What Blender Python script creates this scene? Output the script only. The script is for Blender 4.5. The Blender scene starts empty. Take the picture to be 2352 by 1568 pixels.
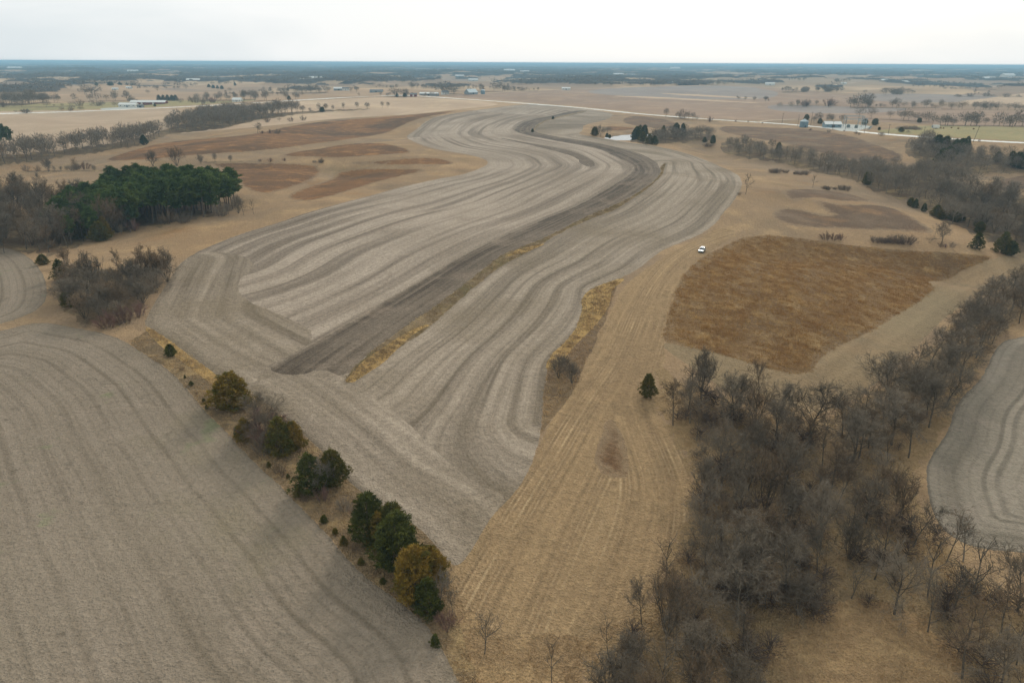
import bpy, math, random
import numpy as np
from mathutils import Vector, Matrix
from mathutils.geometry import delaunay_2d_cdt
rad = math.radians
SC = bpy.context.scene
COL = SC.collection

# ------------------------------------------------------------------ camera, sky, sun, exposure
CAM_Z = 65.0
PITCH, ROLL = rad(22.2), rad(0.27)
F = np.array([0, math.cos(PITCH), -math.sin(PITCH)])
U0 = np.array([0, math.sin(PITCH), math.cos(PITCH)])
R0 = np.array([1.0, 0, 0])
RV = R0 * math.cos(ROLL) + U0 * math.sin(ROLL)
UV = -R0 * math.sin(ROLL) + U0 * math.cos(ROLL)
cam_data = bpy.data.cameras.new('camera')
cam_data.lens = 24; cam_data.sensor_width = 36
cam_data.clip_start = 0.5; cam_data.clip_end = 120000
cam = bpy.data.objects.new('camera', cam_data); COL.objects.link(cam)
cam.matrix_world = Matrix(((RV[0], UV[0], -F[0], 0), (RV[1], UV[1], -F[1], 0), (RV[2], UV[2], -F[2], CAM_Z), (0, 0, 0, 1)))
SC.camera = cam
SC.view_settings.view_transform = 'Standard'
SC.view_settings.look = 'None'
SC.view_settings.gamma = 1.0
SC.view_settings.exposure = 0.08
SC.view_settings.use_curve_mapping = False
SUN_AZ, SUN_EL = rad(18), rad(27)
world = bpy.data.worlds.new('World'); SC.world = world
world.use_nodes = True
wn, wl = world.node_tree.nodes, world.node_tree.links
wn.clear()
w_out = wn.new('ShaderNodeOutputWorld'); w_bg = wn.new('ShaderNodeBackground')
w_sky = wn.new('ShaderNodeTexSky'); w_sky.sky_type = 'NISHITA'; w_sky.sun_disc = False
w_sky.sun_elevation = SUN_EL; w_sky.sun_rotation = SUN_AZ; w_sky.dust_density = 3.0
w_tc = wn.new('ShaderNodeTexCoord')
# high thin overcast: cloud sheet, a slightly darker veil at both sides, stretched along the horizon
w_map = wn.new('ShaderNodeMapping'); w_map.inputs['Scale'].default_value = (1.0, 1.0, 4.2)
w_n1 = wn.new('ShaderNodeTexNoise'); w_n1.inputs['Scale'].default_value = 1.9; w_n1.inputs['Detail'].default_value = 6
w_n1.inputs['Roughness'].default_value = 0.5; w_n1.inputs['Distortion'].default_value = 0.6
w_r = wn.new('ShaderNodeValToRGB')
w_r.color_ramp.elements[0].position = 0.36; w_r.color_ramp.elements[0].color = (7.5, 8.15, 8.45, 1)
w_r.color_ramp.elements[1].position = 0.62; w_r.color_ramp.elements[1].color = (9.2, 9.45, 9.5, 1)
w_mix = wn.new('ShaderNodeMix'); w_mix.data_type = 'RGBA'; w_mix.inputs[0].default_value = 0.93
wl.new(w_tc.outputs['Generated'], w_map.inputs[0]); wl.new(w_map.outputs[0], w_n1.inputs['Vector'])
# the veil is brightest round the hidden sun
w_dot = wn.new('ShaderNodeVectorMath'); w_dot.operation = 'DOT_PRODUCT'
w_dot.inputs[1].default_value = (math.sin(SUN_AZ) * 0.9, math.cos(SUN_AZ) * 0.9, 0.44)
w_nrm = wn.new('ShaderNodeVectorMath'); w_nrm.operation = 'NORMALIZE'
wl.new(w_tc.outputs['Generated'], w_nrm.inputs[0]); wl.new(w_nrm.outputs[0], w_dot.inputs[0])
w_mr = wn.new('ShaderNodeMapRange'); w_mr.inputs[1].default_value = 0.45; w_mr.inputs[2].default_value = 0.9
w_mr.inputs[3].default_value = -0.10; w_mr.inputs[4].default_value = 0.2
wl.new(w_dot.outputs['Value'], w_mr.inputs[0])
w_add = wn.new('ShaderNodeMath'); w_add.operation = 'ADD'
wl.new(w_n1.outputs['Fac'], w_add.inputs[0]); wl.new(w_mr.outputs[0], w_add.inputs[1])
wl.new(w_add.outputs[0], w_r.inputs[0])
wl.new(w_sky.outputs[0], w_mix.inputs[6]); wl.new(w_r.outputs[0], w_mix.inputs[7])
wl.new(w_mix.outputs[2], w_bg.inputs[0]); w_bg.inputs[1].default_value = 0.10
wl.new(w_bg.outputs[0], w_out.inputs[0])
sun_d = bpy.data.lights.new('sun', 'SUN'); sun_d.energy = 1.5; sun_d.angle = rad(12); sun_d.color = (1.0, 0.95, 0.88)
sun = bpy.data.objects.new('sun', sun_d); COL.objects.link(sun)
sdir = Vector((math.sin(SUN_AZ) * math.cos(SUN_EL), math.cos(SUN_AZ) * math.cos(SUN_EL), math.sin(SUN_EL)))
sun.rotation_euler = sdir.to_track_quat('Z', 'Y').to_euler()
sun.location = (0, 0, 300)

# ------------------------------------------------------------------ helpers
rng = np.random.default_rng(7)
CX, CY, FD = 1176.0, 784.0, 1568.0      # survey sheet: bearings and depressions are noted on a 2352 x 1568 sheet

def rays(p):
    p = np.asarray(p, float).reshape(-1, 2)
    d = F + RV * ((p[:, 0] - CX) / FD)[:, None] + UV * ((CY - p[:, 1]) / FD)[:, None]
    return d
def flat(p, z=0.0):
    d = rays(p); t = (z - CAM_Z) / np.minimum(d[:, 2], -1e-3)
    return (d * t[:, None])[:, :2]
def resample(P, step, closed=False):
    P = np.asarray(P, float)
    if closed: P = np.vstack([P, P[:1]])
    seg = np.hypot(*(P[1:] - P[:-1]).T); s = np.concatenate([[0], np.cumsum(seg)])
    n = max(2, int(s[-1] / step) + 1)
    t = np.linspace(0, s[-1], n)
    Q = np.stack([np.interp(t, s, P[:, i]) for i in (0, 1)], 1)
    return Q[:-1] if closed else Q
def chaikin(P, closed=False, it=2):
    P = np.asarray(P, float)
    for _ in range(it):
        A = P; B = np.roll(P, -1, 0)
        if not closed: A, B = P[:-1], P[1:]
        Q = np.empty((2 * len(A), 2)); Q[0::2] = A * .75 + B * .25; Q[1::2] = A * .25 + B * .75
        P = Q if closed else np.vstack([P[:1], Q, P[-1:]])
    return P
def dist_line(X, L):
    """distance from points X (N,2) to the polyline L (M,2)"""
    best = np.full(len(X), 1e18)
    for a, b in zip(L[:-1], L[1:]):
        ab = b - a; l2 = max(ab @ ab, 1e-9)
        t = np.clip(((X - a) @ ab) / l2, 0, 1)
        q = X - a - t[:, None] * ab
        best = np.minimum(best, q[:, 0] ** 2 + q[:, 1] ** 2)
    return np.sqrt(best)
def in_poly(X, P):
    P = np.asarray(P); x, y = X[:, 0], X[:, 1]
    ins = np.zeros(len(X), bool)
    bb = (x >= P[:, 0].min()) & (x <= P[:, 0].max()) & (y >= P[:, 1].min()) & (y <= P[:, 1].max())
    idx = np.nonzero(bb)[0]
    if not len(idx): return ins
    x, y = x[idx], y[idx]; r = np.zeros(len(idx), bool)
    Q = np.roll(P, -1, 0)
    for (x0, y0), (x1, y1) in zip(P, Q):
        if y0 == y1: continue
        c = ((y0 > y) != (y1 > y)) & (x < (x1 - x0) * (y - y0) / (y1 - y0) + x0)
        r ^= c
    ins[idx] = r
    return ins
def sstep(a, b, x):
    t = np.clip((x - a) / (b - a), 0, 1); return t * t * (3 - 2 * t)
_w = np.random.default_rng(11)
def waves(n, l0, l1):
    out = []
    for _ in range(n):
        l = math.exp(_w.uniform(math.log(l0), math.log(l1))); a = _w.uniform(0, 2 * math.pi)
        out.append((math.cos(a) * 2 * math.pi / l, math.sin(a) * 2 * math.pi / l, _w.uniform(0, 6.28)))
    return out
W_NEAR, W_MID, W_FAR, W_HUGE = waves(7, 140, 420), waves(9, 700, 2400), waves(7, 3500, 9000), waves(10, 500, 1500)
def wsum(W, x, y):
    s = 0
    for kx, ky, ph in W: s = s + np.sin(kx * x + ky * y + ph)
    return s / math.sqrt(len(W))
VALLEYS = [(flat([(2560, 500), (2330, 690), (2120, 950), (1930, 1150), (1780, 1350), (1660, 1620)]), 5.5, 40),
           (flat([(1640, 320), (1850, 368), (2050, 420), (2200, 470), (2450, 560)]), 8, 45),
           (flat([(-200, 600), (50, 540), (110, 500)]), 5, 45),
           (flat([(-150, 395), (100, 360), (300, 330), (420, 300), (600, 278), (800, 256)]), 8, 60),
           (flat([(300, 392), (500, 374), (640, 371), (760, 374), (900, 382)]), 4.5, 24), (flat([(560, 462), (640, 452), (745, 398), (790, 378)]), 4, 18), (flat([(560, 352), (700, 338), (850, 322), (930, 300)]), 4, 22),
           (flat([(1800, 478), (1926, 502), (2050, 545), (2200, 566)]), 3.5, 20), (flat([(1640, 320), (1620, 345), (1700, 372)]), 3, 20), (flat([(1760, 560), (1900, 555), (2200, 572)]), 2.5, 14)]
def H(x, y):
    x = np.asarray(x, float); y = np.asarray(y, float)
    r = np.hypot(x, y)
    h = 3.0 * wsum(W_NEAR, x, y) * sstep(60, 300, r)
    h = h + 6.0 * wsum(W_MID, x, y) * sstep(500, 2600, r) + 6.0 * wsum(W_FAR, x, y) * sstep(3500, 12000, r)
    h = h + 3.0 * wsum(W_HUGE, x, y) * sstep(1500, 4000, r)
    near = r < 1500
    if near.any():
        X = np.stack([x[near], y[near]], 1); hv = np.zeros(len(X))
        for L, d, s in VALLEYS: hv -= d * np.exp(-(dist_line(X, L) / s) ** 2)
        h = h.copy(); h[near] += hv
    return h
def world(p):
    """where the line of sight through sheet point p meets the ground: (N,3)"""
    d = rays(p); hz = np.hypot(d[:, 0], d[:, 1]); n = len(d)
    ux, uy, uz = d[:, 0] / hz, d[:, 1] / hz, d[:, 2] / hz
    dn = np.maximum(-uz, 1e-6)
    r0 = np.minimum((CAM_Z - 34) / dn, 30000.0); r1 = np.minimum((CAM_Z + 45) / dn, 38000.0)
    K = 70; lo = r0.copy(); hi = np.full(n, 38000.0); done = np.zeros(n, bool)
    prev = r0
    for k in range(1, K + 1):
        i = np.nonzero(~done)[0]
        if not len(i): break
        q = r0 * (r1 / r0) ** (k / K)
        below = CAM_Z + uz[i] * q[i] < H(ux[i] * q[i], uy[i] * q[i])
        w = i[below]; lo[w] = prev[w]; hi[w] = q[w]; done[w] = True; prev = q
    for _ in range(14):
        m = (lo + hi) / 2
        below = CAM_Z + uz * m < H(ux * m, uy * m)
        hi = np.where(below & done, m, hi); lo = np.where(~below & done, m, lo)
    return np.stack([ux * hi, uy * hi, H(ux * hi, uy * hi)], 1)
def W1(px, py): return world([(px, py)])[0]
def sheet(X):
    """world (N,3) -> sheet point and depth"""
    v = np.asarray(X) - np.array([0, 0, CAM_Z]); z = v @ F
    zz = np.maximum(z, 1e-3)
    return np.stack([CX + FD * (v @ RV) / zz, CY - FD * (v @ UV) / zz], 1), z

def lin(c): return tuple(((v / 255) / 12.92 if v <= 10 else ((v / 255 + .055) / 1.055) ** 2.4) for v in c)
def alb(c, k=1.10): return tuple(min(.82, v * k * t) for v, t in zip(lin(c), (1.04, 1.0, .92))) + (1,)

# ------------------------------------------------------------------ materials
def new_mat(name, rough=0.9, spec=0.15):
    m = bpy.data.materials.new(name); m.use_nodes = True
    b = m.node_tree.nodes['Principled BSDF']
    b.inputs['Roughness'].default_value = rough; b.inputs['Specular IOR Level'].default_value = spec
    return m, m.node_tree.nodes, m.node_tree.links, b
def N(nodes, t, **kw):
    n = nodes.new(t)
    for k, v in kw.items(): setattr(n, k, v)
    return n
def mixc(nodes, links, fac, a, b, mode='MIX'):
    n = nodes.new('ShaderNodeMix'); n.data_type = 'RGBA'; n.blend_type = mode
    for i, v in ((0, fac), (6, a), (7, b)):
        if hasattr(v, 'links'): links.new(v, n.inputs[i])
        else: n.inputs[i].default_value = v
    return n.outputs[2]
def noise(nodes, links, vec, scale, detail=3, rough=.55, lo=.35, hi=.65, dist=0):
    n = nodes.new('ShaderNodeTexNoise'); n.inputs['Scale'].default_value = scale; n.inputs['Detail'].default_value = detail
    n.inputs['Roughness'].default_value = rough; n.inputs['Distortion'].default_value = dist
    links.new(vec, n.inputs['Vector'])
    m = nodes.new('ShaderNodeMapRange'); m.inputs[1].default_value = lo; m.inputs[2].default_value = hi
    links.new(n.outputs['Fac'], m.inputs[0]); return m.outputs[0]
def ground_mat(name, a, b, c=None, big=.018, mid=.13, fine=.9, grain=3.0, gc=.35, stripes=None, bump=.25, patch=None, tracks=None, vramp=None, edge=None, tbr=(.40, .58), vmax=None):
    """a/b blend in patches, c in scattered spots, dark/light grain from tufts and clods, rows along attribute v"""
    m, n, l, bs = new_mat(name, 0.95, 0.08)
    g = n.new('ShaderNodeNewGeometry'); P = g.outputs['Position']
    col = mixc(n, l, noise(n, l, P, big, 4, .6), alb(a), alb(b))
    if c: col = mixc(n, l, noise(n, l, P, mid, 5, .65, .50, .68), col, alb(c))
    if stripes:
        at = n.new('ShaderNodeAttribute'); at.attribute_name = 'v'
        sx = n.new('ShaderNodeSeparateXYZ'); l.new(P, sx.inputs[0])
        for (freq, amt, dark, light, lo, hi, along) in stripes:
            mv = N(n, 'ShaderNodeMath', operation='MULTIPLY'); l.new(at.outputs['Fac'], mv.inputs[0]); mv.inputs[1].default_value = freq
            mx = N(n, 'ShaderNodeMath', operation='MULTIPLY'); l.new(sx.outputs[0], mx.inputs[0]); mx.inputs[1].default_value = along
            my = N(n, 'ShaderNodeMath', operation='MULTIPLY'); l.new(sx.outputs[1], my.inputs[0]); my.inputs[1].default_value = along
            cb = n.new('ShaderNodeCombineXYZ'); l.new(mv.outputs[0], cb.inputs[0]); l.new(mx.outputs[0], cb.inputs[1]); l.new(my.outputs[0], cb.inputs[2])
            f = noise(n, l, cb.outputs[0], 1.0, 1.5, .5, lo, hi)
            t = mixc(n, l, f, alb(dark), alb(light))
            col = mixc(n, l, amt, col, t)
    if tracks:
        at = n.new('ShaderNodeAttribute'); at.attribute_name = 'v'
        for (off, per, wid, amt, tc) in tracks:
            ad = N(n, 'ShaderNodeMath', operation='ADD'); l.new(at.outputs['Fac'], ad.inputs[0]); ad.inputs[1].default_value = off
            md = N(n, 'ShaderNodeMath', operation='PINGPONG'); l.new(ad.outputs[0], md.inputs[0]); md.inputs[1].default_value = per
            lt = n.new('ShaderNodeMapRange'); lt.inputs[1].default_value = wid; lt.inputs[2].default_value = wid * .4; l.new(md.outputs[0], lt.inputs[0])
            br = noise(n, l, P, .05, 4, .65, *tbr)
            mu = N(n, 'ShaderNodeMath', operation='MULTIPLY'); l.new(lt.outputs[0], mu.inputs[0]); l.new(br, mu.inputs[1])
            m2 = N(n, 'ShaderNodeMath', operation='MULTIPLY'); l.new(mu.outputs[0], m2.inputs[0]); m2.inputs[1].default_value = amt
            if vmax:
                vf = n.new('ShaderNodeMapRange'); vf.inputs[1].default_value = vmax; vf.inputs[2].default_value = vmax * .7; l.new(at.outputs['Fac'], vf.inputs[0])
                m3 = N(n, 'ShaderNodeMath', operation='MULTIPLY'); l.new(m2.outputs[0], m3.inputs[0]); l.new(vf.outputs[0], m3.inputs[1]); m2 = m3
            col = mixc(n, l, m2.outputs[0], col, alb(tc))
    if patch:
        for (sc, lo, hi, pc, amt) in patch:
            f = noise(n, l, P, sc, 5, .6, lo, hi)
            m2 = N(n, 'ShaderNodeMath', operation='MULTIPLY'); l.new(f, m2.inputs[0]); m2.inputs[1].default_value = amt
            col = mixc(n, l, m2.outputs[0], col, alb(pc))
    if vramp:
        at = n.new('ShaderNodeAttribute'); at.attribute_name = 'v'
        for (v0, v1, amt, vc) in vramp:
            jn = noise(n, l, P, .09, 4, .65, .2, .8)
            ja = N(n, 'ShaderNodeMath', operation='MULTIPLY_ADD'); l.new(jn, ja.inputs[0]); ja.inputs[1].default_value = .9; l.new(at.outputs['Fac'], ja.inputs[2])
            lt = n.new('ShaderNodeMapRange'); lt.inputs[1].default_value = v0; lt.inputs[2].default_value = v1; lt.inputs[4].default_value = amt; l.new(ja.outputs[0], lt.inputs[0])
            col = mixc(n, l, lt.outputs[0], col, alb(vc))
    if edge:
        at = n.new('ShaderNodeAttribute'); at.attribute_name = 'v'
        wdt, ec, ec2 = edge
        jn = noise(n, l, P, 1.1 / wdt, 6, .7, .25, .75)
        ja = N(n, 'ShaderNodeMath', operation='MULTIPLY_ADD'); l.new(jn, ja.inputs[0]); ja.inputs[1].default_value = -wdt * 1.1; l.new(at.outputs['Fac'], ja.inputs[2])
        lt = n.new('ShaderNodeMapRange'); lt.inputs[1].default_value = -wdt * .35; lt.inputs[2].default_value = wdt * .3; lt.inputs[3].default_value = 1; lt.inputs[4].default_value = 0; l.new(ja.outputs[0], lt.inputs[0])
        col = mixc(n, l, lt.outputs[0], col, mixc(n, l, noise(n, l, P, big, 4, .6), alb(ec), alb(ec2)))
    # clods and tufts
    f1 = noise(n, l, P, fine, 4, .65, .3, .7); f2 = noise(n, l, P, grain, 2, .6, .25, .75)
    av = N(n, 'ShaderNodeMath', operation='ADD'); l.new(f1, av.inputs[0]); l.new(f2, av.inputs[1])
    mr = n.new('ShaderNodeMapRange'); mr.inputs[1].default_value = 0; mr.inputs[2].default_value = 2
    mr.inputs[3].default_value = 1 - gc; mr.inputs[4].default_value = 1 + gc; l.new(av.outputs[0], mr.inputs[0])
    hv = n.new('ShaderNodeVectorMath'); hv.operation = 'SCALE'; l.new(col, hv.inputs[0]); l.new(mr.outputs[0], hv.inputs['Scale'])
    l.new(hv.outputs[0], bs.inputs['Base Color'])
    bp = n.new('ShaderNodeBump'); bp.inputs['Strength'].default_value = 1.0; bp.inputs['Distance'].default_value = bump
    l.new(av.outputs[0], bp.inputs['Height']); l.new(bp.outputs[0], bs.inputs['Normal'])
    return m
STUB_D, STUB_L = (120, 109, 97), (172, 158, 144)
SOFT = [(.75, .5, (112, 102, 92), (172, 159, 147), .35, .65, .004), (3.2, .25, (110, 101, 90), (170, 158, 146), .3, .7, .02)]
M = {}
M['stubble'] = ground_mat('corn_stubble', (150, 137, 123), (138, 125, 111), (160, 147, 132), gc=.46,
    patch=[(.03, .5, .7, (126, 113, 98), .45), (.007, .45, .6, (132, 119, 104), .45)],
    stripes=[(22, .3, (106, 95, 84), (174, 160, 145), .36, .64, .08), (9, .45, (106, 95, 84), (174, 160, 145), .36, .64, .04), (2.7, .45, (108, 96, 84), (172, 158, 144), .32, .54, .008), (1.05, .40, (90, 79, 66), (184, 169, 153), .39, .53, .005)])
M['stubble_soft'] = ground_mat('stubble_rows', (146, 133, 118), (136, 124, 108), (128, 117, 100), gc=.42,
    patch=[(.02, .46, .64, (122, 109, 90), .6)],
    stripes=[(22, .3, (104, 94, 80), (168, 154, 138), .36, .64, .08), (9, .4, (104, 94, 80), (168, 154, 138), .36, .64, .04), (2.9, .4, (104, 93, 79), (168, 154, 138), .32, .55, .012), (1.0, .32, (90, 79, 66), (176, 161, 145), .38, .55, .006)])
M['stubble_left'] = ground_mat('stubble_left', (142, 128, 111), (133, 120, 103), (152, 137, 120), gc=.28, fine=1.2,
    stripes=[(.11, .35, (112, 103, 90), (150, 139, 127), .36, .6, .004), (.5, .18, (108, 99, 86), (150, 139, 127), .3, .7, .01)],
    tracks=[(0, 2.7, .6, .36, (98, 88, 74)), (.5, .95, .3, .22, (100, 90, 76))], tbr=(.28, .5),
    patch=[(.075, .63, .70, (104, 124, 76), .45), (.03, .55, .72, (124, 116, 88), .6), (.012, .45, .6, (146, 134, 118), .5), (.35, .6, .72, (92, 84, 72), .5)])
M['stubble_right'] = ground_mat('stubble_right', (140, 131, 118), (131, 122, 108), (150, 138, 126), gc=.3,
    stripes=[(.16, .5, (112, 104, 92), (154, 144, 130), .36, .58, .004)], tracks=[(0, 5.5, .6, .5, (88, 82, 72)), (2.0, 5.5, .6, .5, (92, 86, 75)), (.5, 1.2, .35, .2, (96, 88, 76))], tbr=(.28, .5))
M['tilled'] = ground_mat('tilled_soil', (58, 46, 36), (78, 64, 51), (134, 120, 106), mid=.12, gc=.46, vramp=[(3.4, 4.6, .22, (140, 126, 110)), (.85, .35, .75, (150, 136, 120))], patch=[(.06, .54, .66, (134, 119, 104), .5)],
    stripes=[(1.6, .6, (66, 56, 46), (146, 132, 117), .42, .60, .02), (3, .4, (76, 68, 59), (132, 120, 106), .36, .66, .01), (9, .3, (72, 64, 56), (124, 113, 100), .3, .7, .03)])
M['waterway'] = ground_mat('golden_grass', (146, 126, 98), (122, 107, 86), (168, 147, 113), mid=.22, gc=.42, bump=.5, patch=[(.09, .5, .62, (104, 96, 58), .6)])
M['golden'] = ground_mat('bright_golden_grass', (194, 162, 106), (170, 140, 92), (140, 114, 78), mid=.4, gc=.35, bump=.4)
M['ditch'] = ground_mat('ditch_brush', (150, 128, 98), (134, 112, 88), (116, 98, 80), mid=.2, gc=.42, bump=.6)
M['prairie'] = ground_mat('tall_rust_grass', (154, 122, 82), (132, 106, 76), (180, 150, 106), mid=.14, gc=.42, bump=.7, edge=(3.5, (158, 132, 100), (148, 124, 94)),
    patch=[(.022, .55, .7, (150, 122, 88), .6), (.035, .57, .72, (104, 82, 60), .5)])
M['prairie_far'] = ground_mat('rust_grass_slope', (146, 108, 72), (114, 90, 69), (168, 126, 84), big=.015, mid=.08, gc=.3, bump=.5, edge=(3.5, (158, 134, 104), (146, 124, 100)),
    patch=[(.012, .5, .62, (94, 78, 62), .7)])
M['brown_far'] = ground_mat('brown_grass_slope', (120, 98, 78), (108, 90, 74), (146, 116, 86), big=.02, mid=.06, gc=.28, bump=.4, edge=(3.5, (156, 132, 104), (144, 124, 100)), patch=[(.02, .52, .64, (142, 122, 100), .6)])
M['meadow'] = ground_mat('dry_meadow_grass', (166, 138, 106), (148, 126, 100), (178, 150, 114), big=.012, mid=.05, gc=.3, bump=.35,
    patch=[(.006, .46, .60, (140, 122, 102), .75), (.009, .52, .66, (166, 134, 98), .5), (.02, .55, .68, (122, 104, 84), .6), (.018, .56, .72, (126, 112, 84), .6), (.03, .6, .72, (150, 112, 70), .5)])
M['mown'] = ground_mat('mown_lane_grass', (158, 133, 102), (144, 122, 95), (130, 111, 86), mid=.16, gc=.36, bump=.3, tbr=(.40, .60), vmax=12, 
    stripes=[(.35, .35, (126, 104, 76), (178, 150, 112), .36, .64, .01), (1.5, .2, (128, 106, 78), (182, 154, 116), .34, .66, .03)],
    tracks=[(0, 1.9, .24, .34, (196, 170, 134)), (.8, 3.1, .26, .5, (200, 174, 138)), (1.7, 4.3, .22, .45, (198, 170, 134)), (.3, .8, .2, .25, (190, 162, 126)), (.4, 1.3, .35, .4, (116, 98, 74))])
M['rough'] = ground_mat('rough_tan_grass', (162, 135, 101), (149, 125, 95), (180, 152, 114), mid=.22, gc=.42, bump=.5,
    patch=[(.05, .55, .68, (116, 104, 78), .6)])
M['mown_side'] = ground_mat('mown_border_grass', (140, 124, 98), (150, 126, 98), (128, 112, 90), mid=.07, gc=.28,
    stripes=[(.3, .3, (124, 108, 82), (166, 146, 114), .36, .64, .01)])
M['wood_floor'] = ground_mat('leaf_litter', (134, 115, 90), (110, 94, 76), (164, 142, 106), mid=.09, gc=.4, bump=.5,
    patch=[(.06, .56, .66, (96, 70, 54), .5)])
M['wood_near'] = ground_mat('wood_floor_near', (146, 126, 97), (120, 103, 82), (156, 134, 100), mid=.12, gc=.42, bump=.5, edge=(9, (166, 140, 104), (148, 125, 94)),
    patch=[(.05, .54, .64, (162, 138, 102), .7), (.08, .58, .68, (98, 74, 58), .5)])
M['hedge'] = ground_mat('hedgerow_grass', (140, 119, 92), (122, 105, 82), (172, 147, 108), mid=.2, gc=.42, bump=.5)
M['pasture'] = ground_mat('pasture_grass', (156, 144, 104), (144, 136, 98), (166, 146, 108), gc=.15)
M['field_tan'] = ground_mat('tan_field', (180, 158, 134), (172, 150, 128), (188, 166, 142), big=.008, mid=.02, gc=.10)
M['field_pale'] = ground_mat('pale_field', (190, 166, 140), (180, 156, 132), (198, 176, 148), big=.008, mid=.02, gc=.10)
M['field_brown'] = ground_mat('brown_field', (156, 132, 112), (146, 124, 106), (168, 142, 118), big=.006, mid=.02, gc=.10)
M['field_grey'] = ground_mat('grey_field', (148, 136, 128), (138, 128, 122), (156, 142, 130), big=.006, mid=.02, gc=.10)
M['gravel'] = ground_mat('pale_gravel', (232, 229, 224), (222, 218, 212), None, gc=.06, bump=.02)
M['yard'] = ground_mat('yard_gravel', (176, 178, 174), (166, 168, 164), None, gc=.10, bump=.05)
M['track'] = ground_mat('dirt_track', (176, 156, 134), (190, 170, 148), None, gc=.12, bump=.1)
# far country: patchwork of fields, woods by attribute
def far_mat():
    m, n, l, bs = new_mat('far_farmland', 1.0, 0.0)
    g = n.new('ShaderNodeNewGeometry'); P = g.outputs['Position']
    mp = n.new('ShaderNodeMapping'); mp.inputs['Scale'].default_value = (.0011, .0021, 0); mp.inputs['Rotation'].default_value = (0, 0, .12); l.new(P, mp.inputs[0])
    v = n.new('ShaderNodeTexVoronoi'); v.inputs['Scale'].default_value = 1; v.distance = 'CHEBYCHEV'; l.new(mp.outputs[0], v.inputs['Vector'])
    r = n.new('ShaderNodeValToRGB'); e = r.color_ramp.elements
    pal = [(.0, (176, 150, 124)), (.2, (150, 132, 118)), (.4, (190, 166, 138)), (.6, (160, 142, 122)), (.8, (184, 158, 128))]
    e[0].position = 0; e[0].color = alb(pal[0][1]); e[1].position = .8; e[1].color = alb(pal[4][1])
    for p, c in pal[1:4]: q = e.new(p); q.color = alb(c)
    r.color_ramp.interpolation = 'CONSTANT'
    sp = n.new('ShaderNodeSeparateColor'); l.new(v.outputs['Color'], sp.inputs[0]); l.new(sp.outputs[0], r.inputs[0])
    col = mixc(n, l, noise(n, l, P, .004, 5, .6), r.outputs[0], alb((150, 130, 110)))
    at = n.new('ShaderNodeAttribute'); at.attribute_name = 'v'
    ed = noise(n, l, P, .008, 4, .6, .2, .8)
    ad = N(n, 'ShaderNodeMath', operation='MULTIPLY_ADD'); l.new(ed, ad.inputs[0]); ad.inputs[1].default_value = .4; l.new(at.outputs['Fac'], ad.inputs[2])
    mr = n.new('ShaderNodeMapRange'); mr.inputs[1].default_value = .62; mr.inputs[2].default_value = .78; l.new(ad.outputs[0], mr.inputs[0])
    wood = mixc(n, l, noise(n, l, P, .02, 4, .6), alb((70, 68, 66)), alb((88, 82, 76)))
    col = mixc(n, l, mr.outputs[0], col, wood)
    l.new(col, bs.inputs['Base Color'])
    return m
M['far'] = far_mat()
mw, n_, l_, b_ = new_mat('pond_water', 0.06, 0.6)
b_.inputs['Base Color'].default_value = (.10, .11, .10, 1); b_.inputs['Metallic'].default_value = 0.0; b_.inputs['IOR'].default_value = 1.33
g_ = n_.new('ShaderNodeNewGeometry'); nz = n_.new('ShaderNodeTexNoise'); nz.inputs['Scale'].default_value = 1.5; l_.new(g_.outputs['Position'], nz.inputs['Vector'])
bp_ = n_.new('ShaderNodeBump'); bp_.inputs['Distance'].default_value = .004; l_.new(nz.outputs['Fac'], bp_.inputs['Height']); l_.new(bp_.outputs[0], b_.inputs['Normal'])
M['water'] = mw

# ------------------------------------------------------------------ the land: outlines on the survey sheet
E_MAIN = [(330,745),(345,712),(372,670),(400,625),(420,598),(470,570),(560,535),(640,512),(700,490),(780,468),(860,447),(930,428),(1000,412),(1060,402),(1105,387),(1124,375),(1115,366),(1090,358),(1050,351),(1000,343),(960,330),(931,316),(945,305),(960,295),(975,281),(1000,268),(1060,258),(1120,250),(1180,242),(1230,239)]
R_MAIN = [(1230,239),(1300,244.5),(1360,252),(1413,262),(1393,276),(1338,287.4),(1341,299),(1323.5,307.4),(1351,312.4),(1386,317.4),(1441,327),(1491,333),(1551,345),(1601,360),(1656,383),(1690,398),(1703,412),(1705,429),(1691,455),(1665,485),(1641,517),(1603,542),(1524,572.6),(1495,593),(1465,619.5),(1421,640),(1383,656),(1364,665),(1366,684),(1360,710),(1339,748),(1304,786),(1275,816),(1260,836),(1250,894),(1244.5,969),(1239,1011),(1218,1075),(1186,1128),(1133,1181),(1110,1215),(1085,1260),(1058,1296),(1036,1298)]
HEDGE_R = [(1036,1298),(1000,1250),(966,1213),(887,1165),(850,1144),(796,1102),(743,1038),(701,1001),(642,948),(589,910),(560,893),(509,872),(480,850),(450,828),(408,799),(370,772),(345,752),(330,745)]
MAIN = E_MAIN + R_MAIN[1:] + HEDGE_R[1:-1]
TILL_L = [(615,846),(644,827),(740,775),(852,710),(940,660),(1045,596),(1145,546),(1245,505),(1333,470),(1407,426),(1452,398),(1458,381),(1416,361),(1376,341),(1276,323.6),(1201,309),(1180,300),(1184,293),(1206,277),(1276,264),(1320,254)]
TILL_R = [(1361,254),(1276,272),(1233,284),(1223,303),(1276,313.6),(1376,328.6),(1451,346),(1501,366),(1516,384),(1519,397),(1503,417),(1451,452),(1407,473),(1348,496),(1304,520),(1245,549),(1181,573),(1145,590),(1027,684),(910,763),(837,819),(790,868)]
WW_R = [(1530,372),(1534,388),(1527,405),(1495,438),(1451,467),(1421,496),(1363,514),(1290,540),(1216,590),(1159,617),(1063,699),(998,769),(950,800),(887,836),(800,882)]
_n = len(WW_R)
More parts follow.
